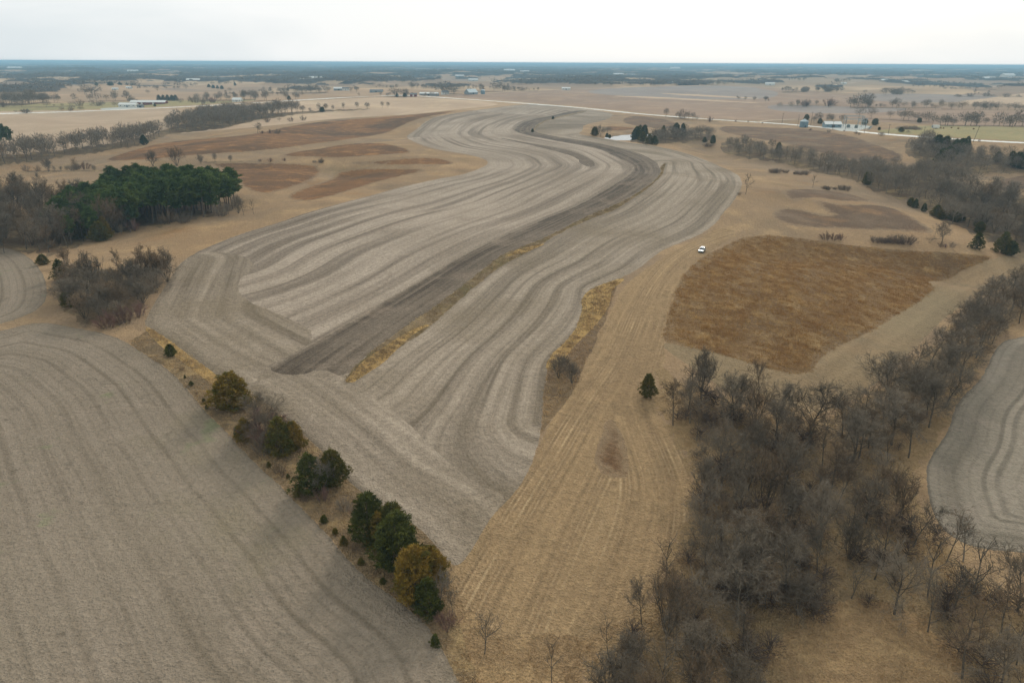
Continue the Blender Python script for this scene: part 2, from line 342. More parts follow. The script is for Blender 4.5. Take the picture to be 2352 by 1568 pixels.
for _i, (_x, _y) in enumerate(WW_R):       # the strip narrows towards the far end
    _L = np.asarray(TILL_R[8:], float); _q = resample(_L, 3); _k = _q[np.argmin(np.hypot(_q[:, 0] - _x, _q[:, 1] - _y))]
    _s = .62 if _y > 560 else .42
    if 0 < _i < _n - 1: WW_R[_i] = (float(_k[0] + (_x - _k[0]) * _s), float(_k[1] + (_y - _k[1]) * _s))
R = []
def reg(name, mat, poly, v=None, sm=True, it=2): R.append(dict(name=name, mat=mat, poly=poly, v=v, sm=sm, it=it, rag={'wood_floor': 9, 'wood_near': 11, 'rough': 9, 'prairie_far': 2.2, 'brown_far': 2, 'hedge': 2.5, 'waterway': 1.5, 'ditch': 2}.get(mat, .4)))
def ribbon(P, width, it=2):
    """sheet polyline -> closed outline of a strip of real width (metres), both sides on the sheet"""
    W = world(resample(chaikin(P, it=it), 14))[:, :2]
    T = np.gradient(W, axis=0); T /= np.maximum(np.hypot(*T.T), 1e-6)[:, None]
    Nn = np.stack([-T[:, 1], T[:, 0]], 1)
    w = np.asarray(width) if np.ndim(width) == 0 else np.interp(np.linspace(0, 1, len(W)), np.linspace(0, 1, len(width)), width)
    w = np.broadcast_to(w, (len(W),))[:, None] / 2
    A, B = W + Nn * w, W - Nn * w
    L = np.vstack([A, B[::-1]])
    p, _ = sheet(np.column_stack([L, H(L[:, 0], L[:, 1])]))
    return p
def LW(P): return world(resample(chaikin(P), 12))[:, :2]
V_E, V_T, V_TR, V_WR, V_RR, V_HR = (LW(E_MAIN[4:]), LW(TILL_L), LW(TILL_R), LW(WW_R), LW(R_MAIN[9:36]), LW(HEDGE_R))
V_LEFT = LW([(420,598),(400,625),(372,670),(345,712),(330,745),(345,752),(408,799),(480,850),(540,885),(600,915),(640,940)])
def v_frac(A, B, k): return lambda X: (lambda a, b: k * a / (a + b + 1e-6))(dist_line(X, A), dist_line(X, B))
def v_dist(A, k=1.0): return lambda X: k * dist_line(X, A)
# far and mid country first, near pieces later: later outlines win
reg('farmland', 'field_tan', [(-100,255),(220,254),(425,247),(412,280),(375,303),(300,322),(200,344),(100,355),(-100,368)])
reg('farmland', 'pasture', [(-100,243),(300,234),(590,227),(588,232),(425,243),(200,252),(-100,258)])
reg('farmland', 'field_pale', [(588,239),(763,229),(875,223),(1000,225),(1176,239),(1063,250),(963,262),(888,266),(763,273),(663,285),(500,300),(386,310),(480,292),(588,276),(663,265),(738,257),(500,262),(440,262),(500,250)])
reg('farmland', 'field_brown', [(990,221),(1100,215),(1276,207),(1426,202),(1551,197),(1700,196),(1900,212),(2100,240),(2352,262),(2500,268),(2500,290),(2139,288),(1900,272),(1764,277),(1676,275),(1538,265),(1326,244),(1176,233)])
reg('farmland', 'field_grey', [(1339,210),(1401,203),(1551,198),(1700,197),(1800,212),(1764,229),(1601,229),(1451,222),(1376,217)])
reg('farmland', 'field_pale', [(1400,220.5),(1500,222),(1640,230),(1760,237),(1700,236),(1560,229),(1440,223)], it=1)
reg('farmland', 'field_pale', [(1500,213),(1620,218),(1764,227),(1700,226),(1560,219)], it=1)
reg('farmland', 'field_grey', [(1764,238),(1939,246),(2100,247),(2060,258),(1900,262),(1764,254)])
reg('farmland', 'field_grey', [(1990,214),(2230,218),(2330,224),(2200,236),(2050,236),(1960,225)])
reg('farmland', 'pasture', [(2040,297),(2100,288),(2300,291),(2500,295),(2500,334),(2352,324),(2239,319),(2139,312),(2000,303)])
reg('farmland', 'field_pale', [(2280,225),(2352,213),(2500,208),(2500,245),(2352,240),(2230,240),(2190,234)])
reg('prairie_grass', 'prairie_far', [(588,308),(663,289),(763,277),(888,269),(963,262),(1063,253),(1020,262),(963,272),(913,294),(888,307),(813,319),(688,336),(588,349),(450,356),(330,368),(220,372),(300,345),(385,325),(480,318)])
reg('prairie_grass', 'prairie_far', [(629,359),(694,346),(740,341),(781,331),(863,327),(913,334),(958,351),(888,356),(763,364),(713,361)])
reg('prairie_grass', 'prairie_far', [(789,374),(864,369),(976,360),(1026,366),(1053,378),(963,379),(864,381)])
reg('prairie_grass', 'prairie_far', [(450,374),(588,373),(705,376),(743,385),(728,411),(676,429),(623,445),(588,444),(560,430),(525,400),(515,385)])
reg('prairie_grass', 'prairie_far', [(779,391),(852,385),(998,388),(940,400),(852,423),(734,458),(699,464),(647,452),(705,429),(764,411)])
reg('prairie_grass', 'brown_far', [(1644,301),(1655,288),(1764,293),(1859,296),(1939,308),(1994,323),(2096,363),(2026,378),(1914,361),(1814,331),(1730,319)])
reg('prairie_grass', 'brown_far', [(1421,278),(1448,265),(1501,269),(1551,279),(1571,293),(1526,297),(1451,289)])
reg('prairie_grass', 'prairie_far', [(1388,289),(1430,291),(1476,294),(1426,302),(1386,301)])
reg('prairie_grass', 'brown_far', [(1797,433),(1855,433),(1943,441),(2020,464),(1943,463),(1855,453),(1835,465),(1803,453)], it=1)
reg('prairie_grass', 'brown_far', [(1767,494),(1794,473),(1832,479),(1926,500),(1885,476),(1855,456),(1943,470),(2020,469),(2075,485),(2131,520),(2154,537),(2046,530),(1958,526),(1850,523),(1800,514)], it=1)
reg('prairie_grass', 'brown_far', [(2221,440),(2290,410),(2400,395),(2400,430),(2300,440)])
reg('woodland_floor', 'wood_floor', [(-100,385),(62,374),(150,361),(225,349),(325,334),(380,311),(425,304),(525,294),(588,276),(663,265),(738,258),(888,249),(738,253),(600,262),(560,262),(425,282),(375,300),(300,322),(150,346),(-100,365)])
reg('woodland_floor', 'wood_floor', [(-100,585),(60,578),(100,590),(152,573),(220,550),(293,532),(381,514),(469,502),(557,485),(545,468),(480,458),(300,462),(170,500),(-100,505)])
reg('woodland_floor', 'wood_floor', [(125,690),(140,640),(200,620),(330,612),(385,632),(372,662),(328,705),(300,735),(262,752),(215,746),(160,722)])
reg('woodland_floor', 'wood_floor', [(1651,346),(1713,365),(1779,371),(1850,389),(1972,417),(2010,441),(2075,458),(2119,487),(2177,514),(2236,534),(2280,557),(2352,587),(2500,640),(2500,455),(2352,450),(2250,440),(2210,425),(2180,405),(2100,400),(2014,394),(1914,381),(1839,357),(1700,330),(1660,325)])
reg('woodland_floor', 'wood_floor', [(2070,345),(2120,375),(2170,395),(2230,399),(2352,397),(2500,397),(2500,370),(2250,358),(2170,333),(2130,317),(2090,322)])
reg('woodland_floor', 'wood_floor', [(1441,324),(1490,333),(1560,328),(1655,319),(1640,306),(1500,310),(1446,309)])
reg('prairie_grass', 'prairie', [(1524,785),(1526,760),(1530,740),(1543,695),(1569,631),(1598,602),(1622,584),(1663,567),(1700,547),(1760,540),(1850,549),(1960,565),(2080,575),(2180,580),(2266,588),(2277,594),(2225,613),(2175,644),(2125,646),(2148,663),(2119,687),(2060,722),(2002,760),(1931,792),(1890,815),(1862,855),(1823,859),(1754,843),(1631,806),(1557,793)], it=1)
reg('mown_border', 'mown_side', [(2352,578),(2277,594),(2225,613),(2175,644),(2125,646),(2148,663),(2119,687),(2060,722),(2002,760),(1931,792),(1890,815),(1862,855),(1823,859),(1754,843),(1631,806),(1557,793),(1524,785),(1524,800),(1600,850),(1700,920),(1800,960),(1900,950),(1990,900),(2090,810),(2200,700),(2352,610),(2560,560)], v=v_dist(LW([(2352,600),(2200,660),(2060,740),(1931,830),(1850,890),(1700,870),(1524,800)])), it=1)
reg('mown_lane', 'mown', [(1700,535),(1622,584),(1598,602),(1569,631),(1543,695),(1530,740),(1524,785),(1530,840),(1500,880),(1500,930),(1540,990),(1575,1050),(1592,1110),(1590,1170),(1560,1230),(1530,1300),(1480,1400),(1420,1460),(1350,1500),(1200,1520),(1090,1500),(1030,1420),(1010,1330),(1020,1280),(1060,1296),(1110,1215),(1133,1181),(1186,1128),(1218,1075),(1245,1010),(1280,940),(1320,890),(1360,800),(1400,720),(1430,660),(1480,620),(1540,580),(1610,545),(1650,520)],
    v=(lambda A_, B_: lambda X: np.minimum(dist_line(X, A_), dist_line(X, B_)))(LW([(1740,534),(1632,570),(1585,600),(1545,645),(1512,710),(1490,780),(1462,850),(1425,910),(1385,980),(1340,1070),(1285,1170),(1225,1290),(1150,1440),(1080,1650)]), LW([(1462,850),(1430,905),(1445,960),(1472,1030),(1500,1110),(1495,1200),(1455,1330),(1390,1500),(1330,1700)])), it=1)
reg('prairie_grass', 'prairie_far', [(1400,952),(1422,985),(1438,1020),(1445,1062),(1445,1098),(1390,1096),(1362,1060),(1380,1000)])
reg('rough_grass', 'rough', [(1000,1250),(1040,1340),(1090,1420),(1170,1470),(1260,1450),(1340,1470),(1400,1430),(1440,1440),(1350,1500),(1300,1700),(1100,1700),(1020,1480),(1010,1400)])
reg('woodland_floor', 'wood_near', [(1515,845),(1500,880),(1505,925),(1540,985),(1575,1045),(1592,1110),(1590,1170),(1560,1220),(1540,1270),(1510,1330),(1480,1400),(1420,1455),(1350,1500),(1320,1700),(2560,1750),(2560,1470),(2352,1400),(2210,1290),(2145,1230),(2115,1160),(2075,1095),(2115,1060),(2160,1000),(2185,935),(2235,850),(2295,785),(2360,720),(2560,640),(2560,560),(2352,625),(2300,655),(2230,715),(2150,785),(2070,855),(1990,915),(1930,958),(1850,975),(1760,955),(1680,935),(1600,890)])
reg('rough_grass', 'rough', [(1700,1568),(1740,1520),(1800,1470),(1880,1400),(1960,1370),(2060,1390),(2140,1440),(2200,1500),(2230,1568),(2240,1750),(1700,1750)])
reg('rough_grass', 'rough', [(1660,890),(1740,905),(1790,925),(1850,940),(1900,950),(1880,975),(1800,965),(1700,945)])
reg('harvested_field', 'stubble_right', [(2600,700),(2352,774),(2290,785),(2258,870),(2195,923),(2180,992),(2137,1045),(2125,1083),(2136,1162),(2163,1215),(2210,1247),(2269,1262),(2352,1268),(2600,1300)], v=v_dist(LW([(2352,774),(2290,785),(2258,870),(2195,923),(2180,992),(2137,1045),(2125,1083),(2136,1162),(2163,1215),(2210,1247),(2269,1262),(2352,1268)])))
reg('harvested_field', 'stubble_left', [(-200,568),(0,568),(40,575),(80,600),(105,640),(110,680),(95,705),(60,725),(0,745),(-200,780)], v=v_dist(LW([(0,568),(40,575),(80,600),(105,640),(110,680),(95,705),(60,725),(0,745)])))
LL = [(-250,790),(0,762),(60,744),(110,740),(190,757),(240,765),(290,785),(340,818),(380,843),(410,870),(440,905),(480,955),(520,990),(545,1020),(580,1058),(610,1085),(640,1110),(680,1155),(720,1192),(755,1230),(785,1268),(830,1316),(860,1340),(900,1366),(930,1392),(975,1425),(1010,1480),(1040,1535),(1080,1620),(1150,1800)]
reg('harvested_field', 'stubble_left', LL + [(-400,1800)], v=v_dist(LW(LL[1:])))
reg('hedgerow_grass', 'hedge', LL[6:-1] + [(1100,1568),(1060,1450),(1030,1340)] + HEDGE_R[:-1], it=1)
reg('harvested_field', 'stubble_soft', MAIN, v=v_frac(V_WR, V_RR, 11), it=1)
reg('harvested_field', 'stubble_soft', [(1036,1298),(1000,1250),(966,1213),(887,1165),(850,1144),(796,1102),(743,1038),(701,1001),(642,948),(589,910),(575,880),(640,862),(720,862),(790,885),(860,915),(930,962),(1010,1045),(1090,1110),(1170,1140),(1133,1181),(1110,1215),(1085,1260),(1058,1296)], v=v_dist(V_HR, .13), it=1)
reg('harvested_field', 'stubble', E_MAIN[4:] + TILL_L[::-1] + [(560,845),(480,720),(420,650)], v=v_frac(V_E, V_T, 15), it=1)
reg('harvested_field', 'stubble_soft', [(330,745),(345,712),(372,670),(400,625),(420,598),(470,575),(560,585),(590,610),(540,650),(560,690),(640,720),(740,772),(644,827),(600,848),(589,880),(589,910),(560,893),(509,872),(480,850),(450,828),(408,799),(370,772),(345,752)], v=v_dist(V_LEFT, .15), it=1)
reg('tilled_strip', 'tilled', TILL_L + TILL_R + [(740,845),(690,862),(640,858)], v=v_frac(V_T, V_TR, 6), it=1)
reg('tilled_strip', 'tilled', [(1136,315),(1176,321),(1251,336),(1326,351),(1361,368),(1369,381),(1356,385),(1331,376),(1326,362),(1276,347),(1213,332)], v=v_dist(V_T))
reg('grass_waterway', 'waterway', TILL_R[8:] + WW_R[::-1], it=1)
reg('grass_waterway', 'golden', ribbon([(800,878),(870,820),(940,765),(985,745)], [2, 5, 3, 1]))
reg('grass_waterway', 'golden', ribbon([(1160,590),(1200,575),(1250,560)], [1, 5, 1]))
reg('grass_waterway', 'waterway', ribbon([(1350,254),(1276,271),(1236,283),(1226,300)], [2, 6, 4, 2]))
reg('ditch_grass', 'ditch', [(1421,640),(1383,656),(1364,665),(1366,684),(1360,710),(1339,748),(1304,786),(1275,816),(1260,836),(1250,894),(1245,969),(1240,1005),(1265,960),(1300,925),(1325,880),(1345,830),(1375,770),(1395,720),(1410,680)], it=1)
reg('ditch_grass', 'golden', ribbon([(1430,640),(1390,660),(1371,675),(1366,710),(1344,752),(1308,790),(1275,825),(1262,850)], [2, 5, 9, 6, 4, 3, 4, 2]))
reg('ditch_grass', 'golden', ribbon([(335,752),(380,788),(430,825),(480,862),(505,885)], [1, 3, 2.5, 3, 2]))
HEDGES = [([(-60,240),(72,240)],30),([(75,236),(140,236)],22),([(145,234),(212,233)],8),([(225,232),(312,231)],10),([(8,247),(100,246),(220,243)],5),([(455,233),(588,228)],22),([(588,232),(634,231)],14),([(638,214),(750,213)],26),
    ([(880,221),(955,221)],14),([(1018,216),(1063,216)],16),([(1075,211),(1176,210)],14),([(1176,209),(1235,209)],16),([(1797,212),(1924,211)],22),([(1794,243),(1926,242)],5),([(1951,247),(2151,248)],12),([(2160,251),(2400,254)],12),
    ([(1984,272),(2139,281)],6),([(2139,288),(2420,291)],14),([(1881,280),(1926,279)],10),([(2174,207),(2290,206)],10),([(2190,222),(2350,222)],8),([(1538,270),(1580,275),(1650,280)],9),([(60,394),(270,392)],5),([(470,373),(560,371)],4)]
for ln, wd in HEDGES: reg('hedgerow_floor', 'wood_floor', ribbon(ln, wd, 0), it=0)
reg('pond', 'water', [(1385,318),(1387,313),(1396,309.5),(1425,308.5),(1448,308),(1462,312),(1500,312),(1501,315),(1470,317),(1463,325),(1440,324),(1415,321)])
reg('gravel_road', 'gravel', ribbon([(-200,264),(0,261.5),(200,255.5),(325,250),(425,245.6),(588,236.5),(763,225.6),(875,220.5),(920,219),(963,221),(1063,227.4),(1176,235.6),(1326,246.6),(1451,260.2),(1538,267.4),(1676,277.2),(1764,282.2),(1864,289.9),(1939,298.4),(2014,307),(2139,316),(2239,322.6),(2352,328.2),(2600,338)], 6.5), it=0)
reg('gravel_yard', 'yard', [(1905,294),(1918,284),(1990,288),(2004,292),(1962,302),(1930,301)], it=0)
reg('gravel_yard', 'yard', [(225,250.5),(250,247.5),(335,246),(330,248.5),(270,252),(240,253.5)], it=1)
reg('dirt_track', 'track', ribbon([(1090,216),(1176,210),(1276,206),(1426,201.5),(1551,196.6),(1640,196)], 7), it=0)
reg('dirt_track', 'track', ribbon([(1876,199),(1920,194.5),(1964,190)], 12), it=0)
reg('dirt_track', 'track', ribbon([(1740,281),(1764,276),(1830,274)], 5), it=0)
# ------------------------------------------------------------------ build the land as one tiling of sheets
RMIN, RMAX = 2.0, 38000.0
W_RAG = waves(12, 14, 90)
def land():
    V, Eg = [], []
    def add_loop(P, closed=True):
        i0 = len(V); V.extend(P.tolist()); n = len(P)
        Eg.extend([(i0 + i, i0 + (i + 1) % n) for i in range(n if closed else n - 1)])
    polys = []
    for r in R:
        P = np.asarray(r['poly'], float)
        if r['it']: P = chaikin(P, True, r['it'])
        P = resample(P, 5, True)
        if r['it'] and r['rag']:
            sc = r['rag'] * np.clip((P[:, 1] - 180) / 500, .12, 1)
            P = P + np.stack([wsum(W_RAG, P[:, 0], P[:, 1]), wsum(W_RAG, P[:, 0] + 500, P[:, 1] * 1.3)], 1) * (sc * np.array([1, 1]).reshape(2, 1)).T * [1.0, .7]
        Wp = world(P)
        r['pl'] = np.stack([np.arctan2(Wp[:, 0], Wp[:, 1]), np.log(np.hypot(Wp[:, 0], Wp[:, 1]))], 1)
        r['pl'] += rng.normal(0, .0004, r['pl'].shape)
        add_loop(r['pl'])
    # grid points
    def grid(t0, t1, dt, w0, w1, dw, edge=True):
        t = np.arange(t0, t1 + dt / 2, dt); w = np.arange(w0, w1 + dw / 2, dw)
        T, Wd = np.meshgrid(t, w)
        T = T + rng.uniform(-.3, .3, T.shape) * dt * (np.abs(T) < 3); Wd = Wd + rng.uniform(-.3, .3, Wd.shape) * dw
        return np.stack([T.ravel(), Wd.ravel()], 1)
    A = .80
    l = math.log
    G = [grid(-A, A, .012, l(50), l(1100), .012), grid(-A, A, .0048, l(1100), l(9000), .0095), grid(-A, A, .006, l(9000), l(RMAX) - .01, .012),
         grid(-A, A, .05, l(RMIN) + .05, l(50), .06), grid(-3.0, -A - .03, .06, l(RMIN) + .05, l(RMAX) - .05, .08), grid(A + .03, 3.0, .06, l(RMIN) + .05, l(RMAX) - .05, .08)]
    for g in G: V.extend(g.tolist())
    tb = np.linspace(-math.pi, math.pi, 200)
    wb = np.linspace(l(RMIN), l(RMAX), 140)
    B = np.vstack([np.stack([tb, np.full_like(tb, wb[0])], 1), np.stack([np.full_like(wb, math.pi), wb], 1)[1:],
                   np.stack([tb[::-1], np.full_like(tb, wb[-1])], 1)[1:], np.stack([np.full_like(wb, -math.pi), wb[::-1]], 1)[1:-1]])
    add_loop(B)
    out = delaunay_2d_cdt([Vector(v) for v in V], Eg, [], 0, 1e-7, False)
    P = np.array([tuple(v) for v in out[0]]); Fc = np.array([f for f in out[2] if len(f) == 3])
    x, y = np.exp(P[:, 1]) * np.sin(P[:, 0]), np.exp(P[:, 1]) * np.cos(P[:, 0])
    return P, Fc, x, y
P_, FC, gx, gy = land()
cen = P_[FC].mean(1)
own = np.full(len(FC), -1)
for k, r in enumerate(R): own[in_poly(cen, r['pl'])] = k
rr = np.exp(cen[:, 1])
gz = H(gx, gy)
S_xy, S_d = sheet(np.column_stack([gx, gy, gz]))
# woods of the far country: a raised, rough canopy; outlines on the sheet plus broken patches
FAR_WOODS = [[(-300,152),(500,150),(1000,151),(1400,158),(1400,165),(1176,167),(1180,176),(1000,178),(930,186),(850,196),(700,199),(590,193),(450,191),(200,189),(-300,188)],
    [(1180,166),(1440,160),(1660,172),(1560,178),(1320,190),(1176,186)], [(940,198),(1176,203),(1176,207),(1240,206),(1230,210),(1050,208)],
    [(1176,190),(1390,187),(1500,190),(1664,193),(1600,197),(1391,197),(1176,196)], [(1390,180),(1560,176),(1680,175),(1680,180),(1500,184)],
    [(1660,163),(2000,160),(2600,166),(2600,172),(2200,173),(1900,176),(1700,171)], [(2200,181),(2352,184),(2600,188),(2600,192),(2352,190),(2230,187)],
    [(-300,195),(140,196),(160,206),(60,236),(-300,244)], [(720,197),(900,196),(760,212),(640,214)]]
FAR_OPEN = [[(78,187),(90,181),(190,180),(185,186),(160,189)], [(-300,186),(38,185),(38,189),(-300,190)], [(192,176),(240,177),(240,180),(195,179)], [(250,178),(285,178),(280,182),(250,181)],
    [(940,190),(1050,183),(1250,186),(1176,190),(1040,196),(960,199)], [(720,203),(790,196),(830,199),(780,205)], [(330,170),(440,169),(440,172),(350,173)], [(960,176),(1020,172),(1070,173),(1010,178)],
    [(1340,195),(1400,190),(1500,193),(1460,197)], [(1240,197),(1300,194),(1320,199),(1260,200)], [(560,175),(660,173),(660,176),(580,178)]]
far_v = np.exp(P_[:, 1])
wn_ = wsum(waves(14, 400, 1600), gx * .8, gy * 1.7) + .5 * wsum(waves(10, 150, 500), gx, gy)
mask = sstep(.75, .95, wn_) * sstep(1900, 2600, far_v)
mask = np.maximum(mask, sstep(.1, .4, wn_ + .35) * sstep(7000, 11000, far_v))
front = S_d > 1
W_F2 = waves(10, 250, 700)
for k, Q in enumerate(FAR_WOODS):
    mm = in_poly(S_xy, chaikin(Q, True, 2)) & front & (far_v > 900)
    mask[mm] = np.maximum(mask[mm], sstep(-.55, -.25, wn_[mm] + .35 * wsum(W_F2, gx[mm], gy[mm])))
for Q in FAR_OPEN: mask[in_poly(S_xy, chaikin(Q, True, 1)) & front] = 0
mask[(far_v < 1900) & ~((S_xy[:, 1] < 240) & (S_xy[:, 0] < 200))] = 0
is_far_f = (own < 0) & (rr > 1100)
lift = mask * (7 + 5 * rng.random(len(mask)))
vt_far = np.zeros(len(P_), bool); vt_far[FC[is_far_f].ravel()] = True
vt_near = np.zeros(len(P_), bool); vt_near[FC[~is_far_f].ravel()] = True
lift[~vt_far | vt_near] = 0
gz0 = gz.copy()
gz = gz + lift
# rust grass and woods stand a little proud of mown ground
pond_ids = [k for k, r in enumerate(R) if r['name'] == 'pond']
pv = np.unique(FC[np.isin(own, pond_ids)]); POND_Z = gz[pv].mean(); gz[pv] = POND_Z
def mesh_from(name, co, tris, mat, smooth=True, attr=None):
    me = bpy.data.meshes.new(name)
    nf = len(tris)
    me.vertices.add(len(co)); me.vertices.foreach_set('co', np.asarray(co, np.float32).ravel())
    me.loops.add(nf * 3); me.loops.foreach_set('vertex_index', np.asarray(tris, np.int32).ravel())
    me.polygons.add(nf); me.polygons.foreach_set('loop_start', np.arange(0, nf * 3, 3, dtype=np.int32))
    me.polygons.foreach_set('loop_total', np.full(nf, 3, np.int32))
    if smooth: me.polygons.foreach_set('use_smooth', np.ones(nf, bool))
    if attr:
        for k, v in attr.items():
            a = me.attributes.new(k, 'FLOAT', 'POINT'); a.data.foreach_set('value', np.asarray(v, np.float32))
    me.update(); me.materials.append(mat) if mat else None
    return me
def link(name, me, parent=None, **props):
    o = bpy.data.objects.new(name, me); COL.objects.link(o)
    if parent: o.parent = parent
    for k, v in props.items():
        if v is not None: o[k] = v
    return o
LABELS = {'far': 'patchwork of tan fields and grey woods running to the horizon'}
def sheet_obj(name, faces_sel, mat, attrs, kind='structure', z=None):
    Fs = FC[faces_sel]; u, inv = np.unique(Fs, return_inverse=True)
    co = np.column_stack([gx[u], gy[u], gz[u]])
    # face normals up
    t = inv.reshape(-1, 3)
    a, b, c = co[t[:, 0]], co[t[:, 1]], co[t[:, 2]]
    nzv = (b[:, 0] - a[:, 0]) * (c[:, 1] - a[:, 1]) - (b[:, 1] - a[:, 1]) * (c[:, 0] - a[:, 0])
    t[nzv < 0] = t[nzv < 0][:, ::-1]
    at = {'v': attrs(u, co)} if attrs else None
    me = mesh_from(name, co, t, mat, True, at)
    return link(name, me, kind=kind)
for k, r in enumerate(R):
    sel = own == k
    if not sel.any(): print('EMPTY REGION', k, r['name'], r['poly'][0]); continue
    if r['mat'] in ('wood_near', 'prairie', 'prairie_far', 'brown_far'):
        Lq = np.stack([np.exp(r['pl'][:, 1]) * np.sin(r['pl'][:, 0]), np.exp(r['pl'][:, 1]) * np.cos(r['pl'][:, 0])], 1); Lq = np.vstack([Lq, Lq[:1]]); r['v'] = v_dist(Lq)
    sheet_obj(r['name'], sel, M[r['mat']], (lambda u, co, f=r['v']: f(co[:, :2])) if r['v'] else None)
sheet_obj('meadow', (own < 0) & ~is_far_f, M['meadow'], None)
sheet_obj('far_farmland', is_far_f, M['far'], lambda u, co: mask[u])
print('LAND', len(P_), len(FC), 'z', gz.min(), gz.max())

# ------------------------------------------------------------------ haze
def haze():
    x = 39500.0; z0, z1 = float(gz.min()) - 1.0, max(CAM_Z + 2.0, float(gz.max()) + 1.0)
    co = [(-x, -x, z0), (x, -x, z0), (x, x, z0), (-x, x, z0), (-x, -x, z1), (x, -x, z1), (x, x, z1), (-x, x, z1)]
    fs = [(0, 3, 2, 1), (4, 5, 6, 7), (0, 1, 5, 4), (1, 2, 6, 5), (2, 3, 7, 6), (3, 0, 4, 7)]
    me = bpy.data.meshes.new('haze'); me.from_pydata(co, [], fs); me.update()
    m = bpy.data.materials.new('haze_air'); m.use_nodes = True; n, l = m.node_tree.nodes, m.node_tree.links
    n.clear(); o = n.new('ShaderNodeOutputMaterial'); v = n.new('ShaderNodeVolumePrincipled')
    v.inputs['Color'].default_value = HAZE_COL; v.inputs['Density'].default_value = HAZE_D
    l.new(v.outputs[0], o.inputs['Volume']); me.materials.append(m)
    link('haze', me, kind='stuff')
HAZE_COL = (.50, .82, 1.0, 1); HAZE_D = 1.4e-4
haze()
# ------------------------------------------------------------------ vegetation: meshes
def plant_mat(name, cols, noise_scale=1.2, var=.25, rough=.9, trans=0.0):
    m, n, l, b = new_mat(name, rough, 0.1)
    tc = n.new('ShaderNodeTexCoord'); oi = n.new('ShaderNodeObjectInfo'); g = n.new('ShaderNodeNewGeometry')
    f = noise(n, l, g.outputs['Position'], noise_scale, 3, .6, .35, .65)
    col = mixc(n, l, f, alb(cols[0], 1), alb(cols[1], 1))
    if len(cols) > 2:
        f2 = noise(n, l, g.outputs['Position'], noise_scale * .45, 3, .6, .48, .62)
        col = mixc(n, l, f2, col, alb(cols[2], 1))
    mr = n.new('ShaderNodeMapRange'); mr.inputs[3].default_value = 1 - var; mr.inputs[4].default_value = 1 + var
    l.new(oi.outputs['Random'], mr.inputs[0])
    s = n.new('ShaderNodeVectorMath'); s.operation = 'SCALE'; l.new(col, s.inputs[0]); l.new(mr.outputs[0], s.inputs['Scale'])
    l.new(s.outputs[0], b.inputs['Base Color'])
    return m
PM = {
 'bark': plant_mat('grey_bark', [(80, 73, 64), (112, 104, 92)], 2.5),
 'bark_pale': plant_mat('pale_bark', [(128, 122, 112), (106, 100, 92)], 2.0),
 'twig': plant_mat('bare_twigs', [(108, 99, 88), (128, 118, 104)], .6),
 'twig_brown': plant_mat('brown_twigs', [(112, 96, 78), (132, 113, 92)], .6),
 'twig_red': plant_mat('reddish_twigs', [(112, 84, 78), (122, 98, 90)], .6),
 'cedar': plant_mat('cedar_foliage', [(74, 78, 36), (96, 92, 44), (112, 98, 46)], 1.3, .12),
 'cedar_dark': plant_mat('dark_cedar_foliage', [(68, 74, 34), (90, 92, 42), (52, 58, 28)], 1.3, .12),
 'cedar_olive': plant_mat('olive_cedar_foliage', [(112, 96, 40), (136, 112, 50), (82, 80, 36)], 1.0, .1),
 'cedar_rust': plant_mat('rusty_cedar_foliage', [(146, 120, 54), (124, 104, 48), (88, 84, 40)], .9, .1),
 'pine': plant_mat('pine_needles', [(84, 102, 54), (64, 82, 42), (108, 122, 66)], .35, .2),
 'pine_bark': plant_mat('pine_bark', [(110, 98, 86), (92, 82, 74)], 1.5),
 'brush': plant_mat('brush_stems', [(110, 96, 86), (96, 84, 76)], .8),
}
def norm(v):
    return v / max(np.linalg.norm(v), 1e-9)
def tube_arrays(segs, sides):
    """segs: list of (p0,p1,r0,r1)"""
    n = len(segs)
    if not n: return np.zeros((0, 3)), np.zeros((0, 3), int)
    p0 = np.array([s[0] for s in segs]); p1 = np.array([s[1] for s in segs]); r0 = np.array([s[2] for s in segs]); r1 = np.array([s[3] for s in segs])
    d = p1 - p0; d /= np.maximum(np.linalg.norm(d, axis=1), 1e-9)[:, None]
    ref = np.where(np.abs(d[:, 2:3]) > .9, [[1., 0, 0]], [[0, 0, 1.]])
    a = np.cross(d, ref); a /= np.linalg.norm(a, axis=1)[:, None]; b = np.cross(d, a)
    co = []
    for k in range(sides):
        t = 2 * math.pi * k / sides
        o = a * math.cos(t) + b * math.sin(t)
        co.append(p0 + o * r0[:, None]); co.append(p1 + o * r1[:, None])
    V = np.stack(co, 1).reshape(-1, 3)
    T = []
    base = np.arange(n) * sides * 2
    for k in range(sides):
        q = (k + 1) % sides
        T.append(np.stack([base + 2 * k, base + 2 * q, base + 2 * k + 1], 1)); T.append(np.stack([base + 2 * q, base + 2 * q + 1, base + 2 * k + 1], 1))
    return V, np.vstack(T)
def blades(P, D, L, Wd, rs):
    """thin single triangles from P along D with length L and width Wd"""
    s = np.cross(D, rs.normal(size=D.shape)); s /= np.maximum(np.linalg.norm(s, axis=1), 1e-9)[:, None]
    a = P - s * Wd[:, None] / 2; b = P + s * Wd[:, None] / 2; c = P + D * L[:, None]
    V = np.stack([a, b, c], 1).reshape(-1, 3)
    return V, np.arange(len(V)).reshape(-1, 3)
def cat(parts):
    V, T, o = [], [], 0
    for v, t in parts:
        V.append(v); T.append(np.asarray(t) + o); o += len(v)
    return np.vstack(V), np.vstack(T)
